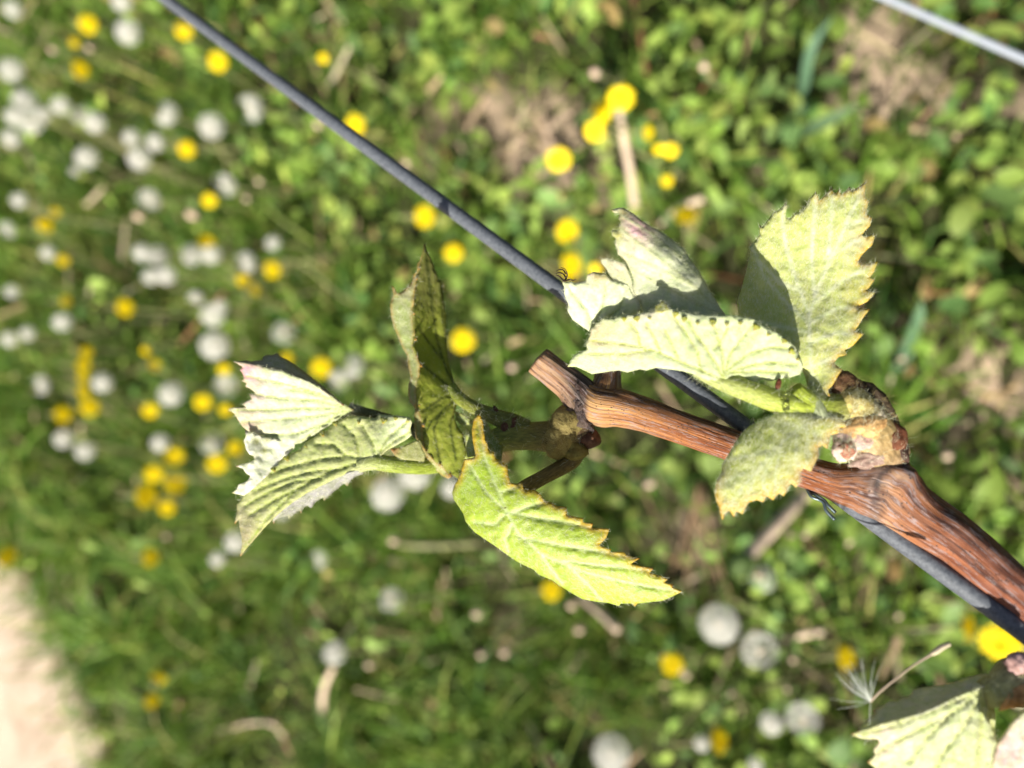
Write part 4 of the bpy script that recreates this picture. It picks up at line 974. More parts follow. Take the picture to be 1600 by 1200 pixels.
leaf(shoot2, 'round felted leaf with yellow orange teeth lying across the cane', [lambda b: sheet(b, E_out, E_c, (.50, .56, .11), E_v, vein_col=(.58, .62, .40), vein_w=2.4, vein_amp=.0003, quilt=.0008, tip=(.60, .40, .03), tipr=6, rim=(.64, .36, .03), rim_on=lambda x, y: (y - 690) + .55 * (x - 1230), rim_amt=.92, rim_w=10, nh=7500, edge=300, grain=(.5, .8), spread=.7, seed=17, lie=.75,
     spots=[(1240, 735, 28, (.56, .48, .05), .6), (1200, 770, 25, (.58, .48, .08), .55), (1140, 790, 22, (.58, .44, .14), .5), (1270, 690, 22, (.50, .46, .06), .5)])], [M['leaf_woolly'], M['wool']])

# ---- third shoot at the corner
bag, ms = stem_part('shoot', vine, [
    ([(1715, 1040, .157, .006), (1670, 1062, .1565, .0055), (1630, 1068, .156, .0048), (1595, 1075, .1555, .0040), (1560, 1078, .155, .0034), (1540, 1085, .1545, .0028)], [(.3, .2, .12), (.5, .33, .16), (.58, .38, .18), (.45, .38, .16), (.5, .52, .22)]),
    ([(1600, 1050, .1555, .0030), (1580, 1055, .1548, .0032), (1562, 1068, .1545, .0026), (1545, 1085, .1545, .0020)], [(.5, .36, .3), (.46, .44, .22), (.5, .52, .22)]),
], fuzz=350)
for (x, y, d, rx, ry, rot, col, sd) in ((1598, 1082, .1525, .005, .0022, 38, (.64, .34, .13), 2), (1592, 1038, .153, .0028, .0024, 10, (.55, .36, .33), 3), (1570, 1090, .153, .0012, .0024, -20, (.66, .36, .14), 4)):
    cc_, ax = B3(ap(x, y, d), rx, ry, .0016, R(rot)); V, F_, Bq = blob(cc_, ax, .35, 2.4, sd); bag.add(V, F_, col, Bq, 3)
shoot3 = bag.build('shoot', ms, vine, vine)
shoot3['label'] = 'shoot with orange brown scales below the thick end of the cane'
oG = (1280, 940, 5)
G_out = Z(*oG, [(1320, 700), (1290, 680), (1230, 680), (1150, 700), (1000, 780), (850, 850), (700, 905), (500, 955), (380, 1000), (250, 1038), (330, 1070), (460, 1075), (470, 1105), (430, 1150), (440, 1200), (380, 1260), (440, 1300), (420, 1400), (640, 1460), (820, 1560), (1040, 1520), (1240, 1500), (1300, 1400), (1390, 1330), (1380, 1200), (1395, 1100), (1370, 1000), (1380, 890), (1360, 800), (1340, 740)])
G_c = [(1540, 1080, .1545), (1480, 1098, .1510), (1400, 1130, .1500), (1332, 1148, .1500), (1380, 1180, .1525), (1450, 1150, .1515), (1520, 1140, .1530), (1555, 1150, .1550), (1550, 1200, .1550), (1480, 1230, .1540), (1400, 1220, .1540)]
G_v = Zs(oG, [[(1270, 710), (1100, 830), (860, 960), (600, 1090), (450, 1180)], [(1275, 715), (1150, 950), (950, 1200), (820, 1540)], [(1290, 720), (1270, 950), (1240, 1250), (1240, 1480)], [(1260, 700), (1000, 810), (700, 930), (300, 1045)], [(1060, 850), (850, 1050), (700, 1250)], [(1310, 760), (1340, 900), (1370, 1050)]])
G_bk = Z(*oG, [(1330, 560), (1250, 570), (1150, 598), (1020, 640), (900, 660), (800, 672), (740, 690), (700, 735), (620, 762), (545, 778), (500, 810), (420, 850), (440, 872), (350, 950), (300, 1012), (380, 1000), (500, 955), (700, 905), (850, 850), (1000, 780), (1150, 700), (1230, 680), (1300, 650)])
G_bc = [(*p, float(tps(G_c)(np.array([p]))[0])) for p in Z(*oG, [(1230, 680), (1000, 780), (700, 905), (300, 1012)])] + [(1530, 1056, .1585), (1460, 1072, .1600), (1400, 1096, .1585), (1370, 1112, .1565), (1350, 1132, .1545)]
leaf(shoot3, 'pale yellowish leaf with a pink blush under the thick end of the cane', [
    lambda b: sheet(b, G_out, G_c, (.62, .66, .42), G_v, vein_col=(.60, .62, .26), vein_amp=-.0004, quilt=.0009, vein_w=2.5, tip=(.45, .32, .05), tipr=6, rim_amt=.2, nh=1800, edge=350, seed=18, spots=[(1385, 1160, 24, (.66, .42, .50), .8)]),
    lambda b: sheet(b, G_bk, G_bc, (.62, .64, .54), (), rim_amt=.2, nh=900, edge=250, seed=19, lumps=.0008)], [M['leaf_pale'], M['wool']])
K_out = Z(*oG, [(1700, 820), (1600, 862), (1540, 920), (1480, 1000), (1430, 1070), (1395, 1120), (1370, 1200), (1360, 1300), (1450, 1400), (1620, 1420), (1800, 1300), (1850, 1050), (1800, 880)])
leaf(shoot3, 'pink blushed leaf low against the thick end of the cane', [lambda b: sheet(b, K_out, [(1620, 1105, .1480), (1560, 1160, .1460), (1552, 1190, .1460), (1570, 1220, .147), (1650, 1180, .1500), (1640, 1120, .1500), (1600, 1150, .1475)], (.70, .66, .60), (), spots=[(1575, 1175, 34, (.76, .45, .52), .8)], nh=900, edge=250, seed=20)], [M['leaf_pale'], M['wool']])
petiole(shoot3, [([(1640, 1068, .1560, .003), (1650, 1085, .152, .0022), (1640, 1110, .149, .0018), (1625, 1130, .1475, .0014)], [(.5, .5, .3), (.55, .5, .4)])], 150)

# ------------------------------------------------------------------ trellis wires and small things on the vine
WA, WB = W(300, 29, .280), W(1100, 619, .1915)
wd = WB - WA; wd /= np.linalg.norm(wd)
def wire(name, p, diam, label, sag=0.0, mtl='wire'):
    ss = np.concatenate([np.linspace(-2.6, -.5, 12), np.linspace(-.45, .45, 40), np.linspace(.5, 1.6, 8)])
    path = np.array([p + wd * s + np.array([0, 0, sag * s * s]) for s in ss])
    root = None
    V, F_, Bk, ring = tube(path, np.full(len(path), diam / 2), 20, rough=.03, seed=3)
    o = put(name, V, F_, M[mtl], attrs={'bark': ('FLOAT_VECTOR', Bk)})
    o['label'], o['category'] = label, 'wire'
    return o
w1 = wire('trellis_wire', WB, .0044, 'dark grey coated trellis wire running under the vine cane')
w2 = wire('trellis_wire', W(1495, 46, .46), .0043, 'thin trellis wire with pale sheen put into its grey, far below the other, above leafy weeds', mtl='wire_sheen')
# tie wire round cane and trellis wire
tie = thing('wire_tie', ap(1160, 692, .19), 'thin steel tie looped round cane and wire, two bent ends sticking out below', 'wire tie')
loop = []
c0, c1_ = ap(1150, 690, .1845), ap(1170, 680, .190)
ax_t = (ap(1240, 724, .1795) - ap(1050, 654, .1885)); ax_t /= np.linalg.norm(ax_t)
u_ = np.cross(ax_t, AX_B); u_ /= np.linalg.norm(u_); v_ = np.cross(ax_t, u_)
for i in range(41):
    a = 2 * math.pi * i / 40
    loop.append(c0 + (c1_ - c0) * .25 + ax_t * (.0012 * math.sin(a * .5)) + u_ * math.cos(a) * .0061 + v_ * math.sin(a) * .0075)
V, F_, Bk, _ = tube(loop, np.full(41, .00032), 8); put('loop', V, F_, M['tie'], tie, tie)
for pts in ([(1262, 766, .1775), (1268, 776, .1765), (1280, 781, .176), (1287, 786, .1755), (1291, 798, .175), (1304, 812, .1745)], [(1264, 768, .178), (1276, 774, .1765), (1288, 782, .1758), (1294, 790, .1752), (1305, 801, .175)]):
    P_, r_ = smooth_path([ap(*p) for p in pts], [.0004] * len(pts), 6)
    V, F_, Bk, _ = tube(P_, r_[:, 0], 8); put('wire_end', V, F_, M['tie'], tie, tie)
P_, r_ = smooth_path([np.array(loop[20]), ap(1180, 715, .1900), ap(1225, 745, .1875), ap(1255, 760, .1800), ap(1264, 768, .1775)], [.00035] * 5, 8)
V, F_, Bk, _ = tube(P_, r_[:, 0], 8); put('wire_run', V, F_, M['tie'], tie, tie)
# dry black curl
ct = thing('dried_tendril', ap(882, 440, .183), 'tiny curled black dry tendril at the corner of the white leaf', 'tendril')
for pts in ([(880, 440), (885, 434), (886, 427), (882, 420), (876, 418)], [(884, 434), (880, 428), (873, 426), (868, 428)], [(880, 438), (874, 432), (869, 430)], [(882, 439), (890, 437), (896, 438), (900, 436)], [(884, 428), (880, 422), (874, 421), (869, 424)]):
    P_, r_ = smooth_path([ap(x, y, .1815 + .0006 * math.sin(i * 1.7)) for i, (x, y) in enumerate(pts)], [.00022 * (1 - .8 * i / len(pts)) for i in range(len(pts))], 6)
    V, F_, Bk, _ = tube(P_, r_[:, 0], 6); put('strand', V, F_, M['thread'], ct, ct)
# airborne dandelion seed caught on the corner leaf
sdl = thing('dandelion_seed', ap(1360, 1096, 0.1490), 'single dandelion seed with brown tip and silky parachute caught on the corner leaf', 'seed')
P_, r_ = smooth_path([ap(1360, 1096, 0.1490), ap(1370, 1085, 0.1490), ap(1390, 1068, 0.1490), ap(1425, 1041, 0.1495), ap(1455, 1022, 0.1500)], [.00022, .00022, .0002, .0002, .0003], 8)
V, F_, Bk, _ = tube(P_, r_[:, 0], 8); put('stalk', V, F_, M['straw'], sdl, sdl)
P_, r_ = smooth_path([ap(1453, 1023, 0.1500), ap(1462, 1018, 0.1501), ap(1472, 1011, 0.1502), ap(1484, 1006, 0.1503)], [.0003, .0006, .0006, .0004], 6)
V, F_, Bk, _ = tube(P_, r_[:, 0], 10, rough=.1); put('seed', V, F_, M['core'], sdl, sdl)
bag = Bag()
for i in range(34):
    a = random.gauss(math.radians(118), .32) if i < 24 else random.uniform(math.radians(60), math.radians(285))
    L_ = random.uniform(45, 75) if i < 34 else random.uniform(22, 45)
    tx, ty = 1360 + L_ * math.cos(a), 1096 - L_ * math.sin(a)
    P_, r_ = smooth_path([ap(1360, 1096, 0.1490), ap(1360 + .5 * L_ * math.cos(a + .08), 1096 - .5 * L_ * math.sin(a + .08), 0.1490 + random.uniform(-.002, .002)), ap(tx, ty, 0.1490 + random.uniform(-.004, .004))], [5e-5, 4e-5, 2e-5], 4)
    V, F_, Bk, _ = tube(P_, r_[:, 0], 5); bag.add(V, F_, (.7, .7, .65))
bag.build('parachute', [M['seedfluff']], sdl, sdl)

# ------------------------------------------------------------------ dandelions
def mesh_petals(seed):
    rg = random.Random(seed); V = []; F_ = []
    for n_, L_, el, w in ((36, .50, .12, .075), (32, .44, .32, .07), (28, .34, .58, .06), (22, .22, .95, .05)):
        for i in range(n_):
            a = 2 * math.pi * (i + rg.random() * .6) / n_; e = el + rg.uniform(-.12, .12); l = L_ * rg.uniform(.88, 1.05)
            d = np.array([math.cos(a) * math.cos(e), math.sin(a) * math.cos(e), math.sin(e)]); s = np.array([-math.sin(a), math.cos(a), 0])
            b = len(V)
            for t, ww, dz in ((.06, .35, 0), (.6, 1, .03), (1, .75, -.02)):
                c = d * l * t + np.array([0, 0, dz]); V += [c - s * w * ww * .5, c + s * w * ww * .5]
            F_ += [(b, b + 1, b + 3, b + 2), (b + 2, b + 3, b + 5, b + 4)]
    return mesh_data('flower_head', V, F_, M['petal'], smooth=False)
def mesh_bract(seed):
    rg = random.Random(seed)
    V = [(0, 0, -.16)]; F_ = []
    for i in range(12):
        a = 2 * math.pi * i / 12
        for r, z in ((.10, -.15), (.15, -.06), (.12, .01)): V.append((math.cos(a) * r, math.sin(a) * r, z))
    for i in range(12):
        j = (i + 1) % 12; a, b = 1 + 3 * i, 1 + 3 * j
        F_ += [(0, b, a), (a, b, b + 1, a + 1), (a + 1, b + 1, b + 2, a + 2)]
        ang = 2 * math.pi * i / 12; s = np.array([-math.sin(ang), math.cos(ang), 0]) * .04; k = len(V)
        p = np.array([math.cos(ang), math.sin(ang), 0])
        V += [p * .13 - s + [0, 0, -.12], p * .13 + s + [0, 0, -.12], p * .27 + [0, 0, -.25 + rg.uniform(-.03, .06)]]; F_.append((k, k + 1, k + 2))
    return mesh_data('bract', V, F_, M['bract'], smooth=False)
def mesh_clock(seed, n_=84, lost=0.0):
    rg = random.Random(seed); V = []; F_ = []
    lostdir = np.array([rg.uniform(-1, 1), rg.uniform(-1, 1), .3]); lostdir /= np.linalg.norm(lostdir)
    for i in range(n_):
        z = 1 - 1.82 * (i + .5) / n_; a = i * 2.399963
        d = np.array([math.sqrt(1 - z * z) * math.cos(a), math.sqrt(1 - z * z) * math.sin(a), z])
        if lost and d @ lostdir > 1 - 2 * lost and rg.random() < .9: continue
        d = d + np.array([rg.uniform(-.06, .06) for _ in range(3)]); d /= np.linalg.norm(d)
        s = np.cross(d, (0, 0, 1) if abs(d[2]) < .9 else (1, 0, 0)); s /= np.linalg.norm(s); t = np.cross(d, s)
        r = .385 * rg.uniform(.95, 1.05); b = len(V)
        V += [d * .07 - s * .007, d * .07 + s * .007, d * r]; F_.append((b, b + 1, b + 2))
        ph = rg.random() * 6.28
        for k in range(15):
            q = ph + 2 * math.pi * k / 15; e = rg.uniform(.35, .62)
            hd = (s * math.cos(q) + t * math.sin(q)) * math.cos(e) + d * math.sin(e)
            hs = np.cross(hd, d); hs /= np.linalg.norm(hs)
            l = rg.uniform(.13, .17); b = len(V)
            V += [d * r - hs * .0044, d * r + hs * .0044, d * r + hd * l + hs * .0026, d * r + hd * l - hs * .0026]; F_.append((b, b + 1, b + 2, b + 3))
    return mesh_data('seed_head', V, F_, M['fluff'], smooth=False)
def mesh_core():
    V, F_, _ = blob(np.zeros(3), np.eye(3) * .085, .1, 3, 1, 12, 8)
    return mesh_data('receptacle', V, F_, M['core'])
def mesh_bud(seed):
    V, F_, Bq = blob(np.zeros(3), np.diag([.5, .5, .62]), .12, 3, seed, 12, 8)
    return mesh_data('bud', V, F_, M['closed'])
PET = [mesh_petals(i) for i in range(4)]; BRA = mesh_bract(1)
CLK = [mesh_clock(i) for i in range(3)] + [mesh_clock(9, lost=.35), mesh_clock(12, lost=.5)]
CORE = mesh_core(); BUD = [mesh_bud(i) for i in range(2)]

def stem_to_ground(root, top, axis, r, mtl, lean=None, seed=0):
    rg = random.Random(seed)
    base = np.array(root.location)
    mid = top - axis * (top[2] - base[2]) * .35
    mid2 = base + (mid - base) * .45 + np.array([rg.uniform(-.008, .008), rg.uniform(-.008, .008), 0])
    P_, r_ = smooth_path([top, mid, mid2, base], [r * .85, r, r, r * 1.1], 5)
    V, F_, Bk, _ = tube(P_, r_[:, 0], 7)
    return put('stem', V, F_, mtl, root, root)
def head_obj(name, me, parent, root, pos, axis, size, spin):
    o = bpy.data.objects.new(name, me); COL.objects.link(o)
    o.parent = parent
    o.rotation_mode = 'QUATERNION'
    from mathutils import Quaternion
    o.rotation_quaternion = Vector(axis).to_track_quat('Z', 'Y') @ Quaternion((0, 0, 1), spin)
    o.scale = (size,) * 3
    o.location = [float(a) for a in (np.asarray(pos) - np.array(root.location))]
    return o
def plant(name, px, py, hz, label, cat, group, seed):
    """head at height hz over the meadow in the direction seen, foot on the soil a little off the plumb line"""
    rg = random.Random(seed * 7 + 3)
    pos, d = toground(px, py, hz)
    base = np.array([pos[0] + rg.uniform(-.35, .35) * hz, pos[1] + rg.uniform(-.35, .35) * hz, 0.0])
    return thing(name, base, label, cat, group), pos, d, rg

YF = [(137, 38, 31, 34), (125, 108, 22, 34), (287, 48, 30, 32), (340, 96, 34, 36), (116, 67, 15, 17), (291, 233, 30, 32), (327, 313, 26, 26), (323, 378, 32, 28), (70, 352, 22, 30), (86, 332, 15, 20), (98, 406, 20, 24), (425, 421, 28, 34), (380, 437, 24, 28), (398, 452, 18, 22), (195, 480, 28, 34), (555, 195, 36, 38), (663, 338, 38, 44), (709, 395, 34, 36), (723, 532, 44, 46), (502, 574, 36, 38), (350, 577, 22, 22), (447, 560, 22, 26),
      (970, 152, 50, 42), (941, 174, 38, 42), (930, 204, 40, 38), (873, 249, 46, 44), (886, 361, 42, 46), (892, 414, 38, 50), (1048, 235, 28, 24), (1030, 233, 22, 16), (1072, 338, 44, 34), (1012, 207, 20, 28), (1042, 282, 22, 22), (505, 91, 18, 18), (135, 550, 18, 24), (130, 570, 20, 28), (130, 590, 18, 22), (130, 612, 20, 24), (140, 636, 32, 36), (98, 647, 26, 34), (235, 641, 28, 28), (317, 628, 32, 32), (352, 640, 22, 22),
      (273, 712, 34, 34), (241, 740, 34, 34), (273, 754, 32, 44), (228, 774, 32, 46), (261, 793, 30, 30), (339, 724, 36, 36), (367, 698, 28, 30), (861, 922, 38, 40), (235, 870, 24, 36), (244, 1055, 20, 18), (254, 1062, 16, 16), (237, 1095, 24, 28), (1050, 1037, 42, 42), (1320, 1027, 34, 46), (1122, 1157, 34, 50), (10, 870, 24, 40), (1508, 978, 36, 64), (1562, 1002, 70, 66), (1602, 990, 50, 40), (242, 570, 18, 24), (228, 548, 16, 16), (102, 470, 12, 22), (930, 420, 22, 20)]
PS = [(1015, 755, 24), (745, 958, 22), (893, 945, 22), (905, 983, 22), (752, 1022, 20), (788, 1018, 22), (577, 1038, 20), (1184, 898, 22), (1145, 1083, 22), (1202, 1130, 22), (1403, 961, 20), (1230, 1076, 18), (1238, 1030, 20), (615, 844, 22), (930, 114, 24), (82, 78, 18), (140, 75, 18), (497, 195, 20), (217, 338, 22), (405, 283, 18), (1100, 104, 22), (800, 573, 22), (1480, 712, 22), (1235, 835, 20), (260, 838, 16), (300, 335, 24), (385, 310, 18), (1258, 835, 18), (635, 255, 20), (1410, 560, 18)]
CL = [(20, 15, 33), (200, 50, 45), (190, 3, 36), (18, 110, 42), (258, 177, 46), (330, 197, 47), (390, 170, 50), (38, 158, 42), (48, 190, 44), (22, 182, 34), (18, 216, 34), (68, 178, 30), (95, 165, 34), (124, 178, 34), (148, 192, 38),
      (205, 215, 32), (243, 222, 34), (218, 248, 42), (135, 246, 40), (30, 313, 30), (232, 313, 42), (350, 290, 44), (10, 360, 32), (75, 395, 28), (222, 395, 34), (248, 400, 38), (260, 430, 36), (236, 432, 32), (300, 398, 40), (330, 398, 36), (427, 380, 30), (382, 410, 42), (18, 455, 26), (97, 503, 34), (15, 530, 30), (43, 521, 28), (305, 467, 30), (333, 492, 44), (335, 540, 52), (443, 520, 42),
      (62, 602, 36), (160, 598, 36), (267, 616, 44), (352, 604, 44), (548, 572, 48), (528, 596, 40), (99, 686, 34), (133, 704, 36), (250, 692, 34), (330, 692, 42), (605, 772, 60), (648, 740, 58), (706, 762, 40), (368, 846, 40), (497, 875, 34), (612, 937, 44), (523, 1020, 42),
      (1123, 975, 70), (1187, 1017, 66), (955, 1178, 66), (1255, 1125, 60), (1205, 1130, 42), (1096, 1162, 30), (1192, 905, 46), (1180, 1196, 30), (340, 874, 30), (440, 800, 28), (117, 265, 24), (345, 480, 30)]
RAG = ((390, 170), (350, 290), (232, 313), (1255, 1125), (548, 572), (528, 596), (443, 520), (497, 875), (612, 937), (305, 467), (1192, 905), (352, 604))
def clock_label(x, y):
    if x < 165 and y < 260: return 'white dandelion clock in the crowded white patch by the corner of the meadow', 'dandelion clocks in the crowded patch'
    if (x, y) in ((1123, 975), (1187, 1017)): return 'large white dandelion clock, one of two side by side below the lime leaf tip', 'pair of large dandelion clocks'
    if (x, y) in ((1255, 1125),): return 'big half blown dandelion clock beside a small brown one', None
    if (x, y) in ((955, 1178),): return 'big dandelion clock showing its pale centre, alone below the pair of large ones', None
    if (x, y) in ((1096, 1162),): return 'small bright white half open dandelion clock touching a yellow flower', None
    if (x, y) in ((605, 772),): return 'round dandelion clock below the stalk of the grey green folded leaf', None
    if (x, y) in ((648, 740), (706, 762)): return 'dandelion clock partly hidden by the leaves of the first shoot', 'clocks hidden by the shoot'
    if (x, y) in ((523, 1020),): return 'dandelion clock on a bent pale dry stalk in the long grass', None
    if (x, y) in ((335, 540),): return 'large full dandelion clock at the end of a row of fading ones', None
    if 200 < x < 270 and 190 < y < 260: return 'dandelion clock in a tight group of three', 'clocks in a group of three'
    if 210 < x < 345 and 380 < y < 445: return 'dandelion clock in the ragged white clump between yellow flowers', 'clocks in the ragged clump'
    if (x, y) in ((258, 177), (330, 197), (390, 170)): return 'full round dandelion clock, one of three in a row near the wire', 'three clocks in a row near the wire'
    if (x, y) in ((99, 686), (133, 704)): return 'small dandelion clock, one of a close pair in dark grass', 'close pair of small clocks'
    return None, 'dandelion clocks scattered in the grass'
def beside(x, y, w, skip):
    """what a head in the meadow stands next to, told from the other heads"""
    def near(lst):
        r = [math.hypot(q[0] - x, q[1] - y) / (.5 * (w + q[2])) for q in lst if (q[0], q[1]) != (x, y)]
        return min(r)
    ny, nc, nb = near(YF), near(CL), near(PS)
    if ny < 1.1: return 'touching a yellow dandelion' if skip != 'y' else 'touching another yellow dandelion'
    if nc < 1.1: return 'touching another white clock' if skip != 'c' else 'touching another clock'
    if ny < 1.9: return 'close beside a yellow dandelion' if skip != 'y' else 'close beside another yellow one'
    if nc < 1.9: return 'close beside a white clock' if skip != 'c' else 'close beside another clock'
    if nb < 2.2 and skip != 'b': return 'next to a small closed head'
    dw = abs((y - (5 + .737 * (x - 267)))) * .8
    if dw < 70: return 'alone in the grass right beside the trellis wire'
    if x < 330 and y > 820: return 'alone in the grass not far from the sandy track'
    if math.hypot(x - 450, y - 700) < 190: return 'alone in the grass around the outermost leaves'
    return 'standing alone in the grass'
def sized(w, a, b): return 'small ' if w < a else ('large ' if w > b else 'medium ')
for i, (x, y, dm) in enumerate(CL):
    hz = .17 + .05 * math.sin(i * 3.7)
    if x > 1000: hz = .20
    if (x, y) in ((1192, 905), (1095, 636)): hz = .10
    lb, gp = clock_label(x, y)
    ragged = (x, y) in RAG or i % 9 == 4
    if lb is None: lb = sized(dm, 33, 43) + ('half blown ragged' if ragged else 'full white') + ' dandelion clock ' + beside(x, y, dm, 'c')
    root, pos, d, rg = plant('dandelion_clock', x, y, hz, lb, 'dandelion clock', gp, i)
    size = (dm - 5) * d / FPX
    axis = np.array([rg.uniform(-.3, .3), rg.uniform(-.3, .3), 1]); axis /= np.linalg.norm(axis)
    me = CLK[3 + i % 2] if ragged else CLK[i % 3]
    h = head_obj('seed_head', me, root, root, pos, axis, size, rg.random() * 6)
    head_obj('receptacle', CORE, root, root, pos, axis, size, 0)
    stem_to_ground(root, pos - axis * size * .05, axis, .0016, M['dstem'], seed=i)

def yellow_label(x, y):
    if 220 < x < 280 and 700 < y < 800: return 'yellow dandelion in the tight cluster of five', 'cluster of five yellow dandelions'
    if x > 1490: return 'bright yellow dandelion under the thick end of the cane and wire', 'yellow dandelions under the cane end'
    if (x, y) == (970, 152): return 'yellow dandelion at the top of a pale pinkish dry stalk', None
    if (x, y) in ((941, 174), (930, 204)): return 'yellow dandelion of the overlapping pair beside the dry stalk', 'overlapping pair of yellow dandelions'
    if (x, y) == (873, 249): return 'round yellow dandelion beside a bare tan patch of soil', None
    if (x, y) in ((886, 361), (892, 414)): return 'yellow dandelion behind the white corner of the downy leaf', 'yellow dandelions behind the white leaf corner'
    if (x, y) == (723, 532): return 'large round yellow dandelion between the upright leaf and the pruned stub', None
    if (x, y) in ((663, 338), (709, 395)): return 'yellow dandelion between the trellis wire and the upright leaf tip', 'yellow dandelions by the upright leaf tip'
    if (x, y) == (502, 574): return 'yellow dandelion beside a ragged grey clock above the fanned leaves', None
    if (x, y) == (861, 922): return 'yellow dandelion just under the lime green leaf', None
    if (x, y) == (1050, 1037): return 'yellow dandelion with a pale dry stalk end beside it', None
    if (x, y) == (1320, 1027): return 'yellow dandelion seen from the side above the drifting seed', None
    if (x, y) == (1122, 1157): return 'yellow dandelion touching a small bright white clock', None
    if x < 150 and 540 < y < 650: return 'yellow dandelion in the short string of yellow heads in dark grass', 'string of yellow dandelions'
    if x < 20: return 'yellow dandelion at the edge of the sandy track', None
    if 1000 < x < 1090: return 'dull yellow dandelion low in the grass past the pink tipped leaf', 'dull yellow dandelions past the pink tipped leaf'
    return None, 'yellow dandelions scattered in the grass'
for i, (x, y, w, h) in enumerate(YF):
    hz = .12 + .04 * math.sin(i * 2.9)
    if x > 1490: hz = .14
    lb, gp = yellow_label(x, y)
    if lb is None: lb = sized(max(w, h), 25, 33) + ('tilted' if min(w, h) / max(w, h) < .84 else 'wide open') + ' yellow dandelion ' + beside(x, y, max(w, h), 'y')
    root, pos, d, rg = plant('yellow_dandelion', x, y, hz, lb, 'dandelion', gp, i + 200)
    size = max(w, h) * d / FPX * .86
    view = CAM_P - pos; view /= np.linalg.norm(view)
    short = AX_R if w < h else AX_U
    ang = math.acos(min(1, max(.45, min(w, h) / max(w, h))))
    axis = view * math.cos(ang) + short * math.sin(ang) * (1 if (w < h or rg.random() < .5) else -1)
    axis /= np.linalg.norm(axis)
    head_obj('flower_head', PET[i % 4], root, root, pos, axis, size, rg.random() * 6)
    head_obj('bract', BRA, root, root, pos, axis, size, rg.random() * 6)
    stem_to_ground(root, pos - axis * size * .14, axis, .0017, M['dstem'], seed=i + 50)

for i, (x, y, dm) in enumerate(PS):
    hz = .10 + .03 * math.sin(i * 1.9)
    root, pos, d, rg = plant('closed_dandelion', x, y, hz, 'closed tan tipped dandelion head ' + beside(x, y, dm, 'b'), 'dandelion bud', 'closed dandelion heads in the grass', i + 400)
    size = max(4, dm - 9) * d / FPX
    axis = np.array([rg.uniform(-.2, .2), rg.uniform(-.2, .2), 1]); axis /= np.linalg.norm(axis)
    head_obj('bud', BUD[i % 2], root, root, pos, axis, size, rg.random() * 6)
    head_obj('bract', BRA, root, root, pos - axis * size * .4, axis, size * 2.2, rg.random() * 6)
    stem_to_ground(root, pos - axis * size * .6, axis, .0013, M['dstem'], seed=i + 90)

# ------------------------------------------------------------------ dry stalks and long blades one can pick out
def lying(name, pts, r, mtl, label, cat, zz, group=None, end=None):
    P3 = [toground(x, y, z)[0] for (x, y), z in zip(pts, zz)]
    root = thing(name, (P3[-1][0], P3[-1][1], 0), label, cat, group)
    P_, r_ = smooth_path(P3, [r * .8] + [r] * (len(P3) - 2) + [r * 1.1], 8)
    V, F_, Bk, _ = tube(P_, r_[:, 0], 9, rough=.06); put('stalk', V, F_, mtl, root, root)
    if end:
        V, F_, _ = blob(P3[end[0]], np.eye(3) * r * end[1], .2, 2, 3, 12, 8); put('husk', V, F_, M['bract'] if end[0] else M['straw'], root, root)
lying('dry_stalk', [(968, 172), (975, 215), (984, 265), (992, 322)], .0042, M['straw'], 'pale pinkish dry hollow stalk leaning below a yellow dandelion', 'dry stalk', [.145, .13, .115, .10])
lying('dry_stalk', [(906, 932), (935, 955), (966, 984)], .0042, M['straw'], 'pale cut dry stalk poking out from under the lime leaf', 'dry stalk', [.08, .095, .11])
lying('dry_stalk', [(1262, 768), (1225, 808), (1190, 845), (1158, 880)], .0062, M['straw'], 'thick pale dry stalk with a green husk, below the wire tie', 'dry stalk', [.09, .115, .135, .15], None, (-1, 2.0))
lying('dry_stalk', [(622, 850), (660, 852), (705, 851), (748, 848)], .0040, M['dstem'], 'slender green brown stalk lying level below the round clock', 'dry stalk', [.09, .085, .07, .05])
lying('dry_stalk', [(521, 1042), (508, 1070), (504, 1095), (506, 1118)], .0042, M['straw'], 'bent pale dry stalk below a dandelion clock in the grass', 'dry stalk', [.15, .10, .06, .01])
lying('dry_stalk', [(340, 1142), (385, 1130), (425, 1130), (445, 1152)], .0034, M['straw'], 'thin bowed straw lying in grass near the sandy track', 'dry stalk', [.03, .05, .05, .02])
lying('dry_stalk', [(1035, 1022), (1050, 1035), (1072, 1054)], .0042, M['straw'], 'short dry stalk end crossing under a yellow dandelion', 'dry stalk', [.085, .08, .05])
lying('dry_stalk', [(1032, 350), (1060, 325), (1098, 310)], .0035, M['straw'], 'thin dry stalk beside a dull yellow dandelion', 'dry stalk', [.03, .05, .06])
lying('dry_stalk', [(1225, 1000), (1250, 992), (1285, 985)], .0040, M['straw'], 'short pale straw beside the two large clocks', 'dry stalk', [.05, .05, .05])
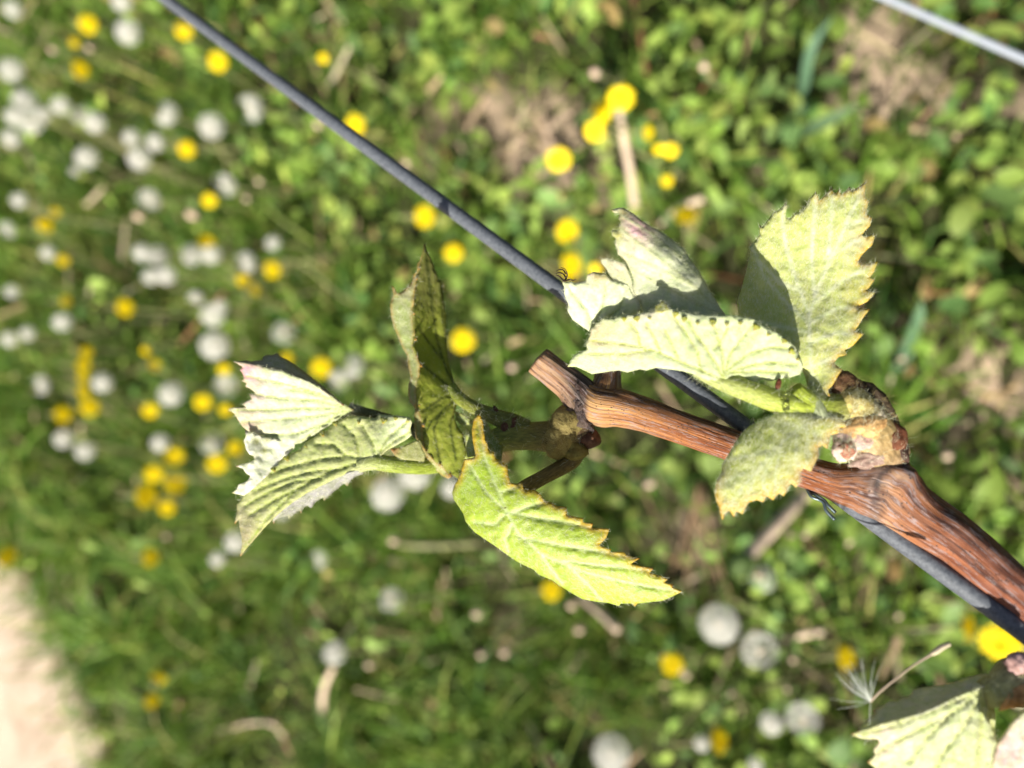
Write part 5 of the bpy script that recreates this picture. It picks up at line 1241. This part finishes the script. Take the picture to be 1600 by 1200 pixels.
lying('dry_stalk', [(1600, 790), (1570, 775), (1535, 765)], .0045, M['straw'], 'pale straw lying past the thick part of the cane', 'dry stalk', [.03, .04, .04])
for k in range(6):
    x0 = 1045 + 20 * k
    lying('dead_stem', [(1095 + random.uniform(-14, 14), 770 + random.uniform(-20, 20)), (1090 + (x0 - 1095) * .5, 850), (x0 + random.uniform(-8, 8), 930 + random.uniform(-25, 15))], .0008, M['deadstem'],
          'thin dead brown stem in a brush of them past the lime leaf tip', 'dead stem', [.12, .06, .01], 'brush of dead brown stems')
def blade(pts, zz, w, col, label):
    P3 = np.array([toground(x, y, z)[0] for (x, y), z in zip(pts, zz)])
    P_, _ = smooth_path(P3, [0] * len(P3), 8)
    _, t, U, B = frames(P_)
    sdir = np.cross(t, AX_B); sdir /= np.linalg.norm(sdir, axis=1)[:, None]
    n = len(P_); V = []
    for i in range(n):
        ww = w * (1 - (i / (n - 1)) ** 3) * (.6 + .4 * min(1, i / 4)) * .5 + 1e-4
        V += [P_[i] - sdir[i] * ww + AX_B * ww * .4, P_[i] - AX_B * .0003, P_[i] + sdir[i] * ww + AX_B * ww * .4]
    F_ = []
    for i in range(n - 1):
        for k in (0, 1): F_.append((3 * i + k, 3 * i + k + 1, 3 * i + k + 4, 3 * i + k + 3))
    root = thing('grass_blade', (P3[0][0], P3[0][1], 0), label, 'grass blade')
    V = np.array(V)
    put('blade', V, F_, M['foliage'], root, root, attrs={'Col': ('FLOAT_COLOR', np.tile(col, (len(V), 1)))})
blade([(1253, 185), (1256, 130), (1268, 75), (1302, 25)], [.01, .06, .09, .10], .013, (.10, .19, .11), 'long bluish green grass blade curving up to a bare patch')
blade([(1195, 222), (1250, 208), (1300, 186), (1346, 162)], [.02, .07, .09, .09], .014, (.12, .20, .10), 'long arching bluish green blade pointing at a bare tan patch')
blade([(1390, 600), (1418, 540), (1432, 500), (1440, 470)], [.02, .06, .09, .10], .016, (.12, .22, .12), 'broad bluish green grass blade past the large upright leaf')
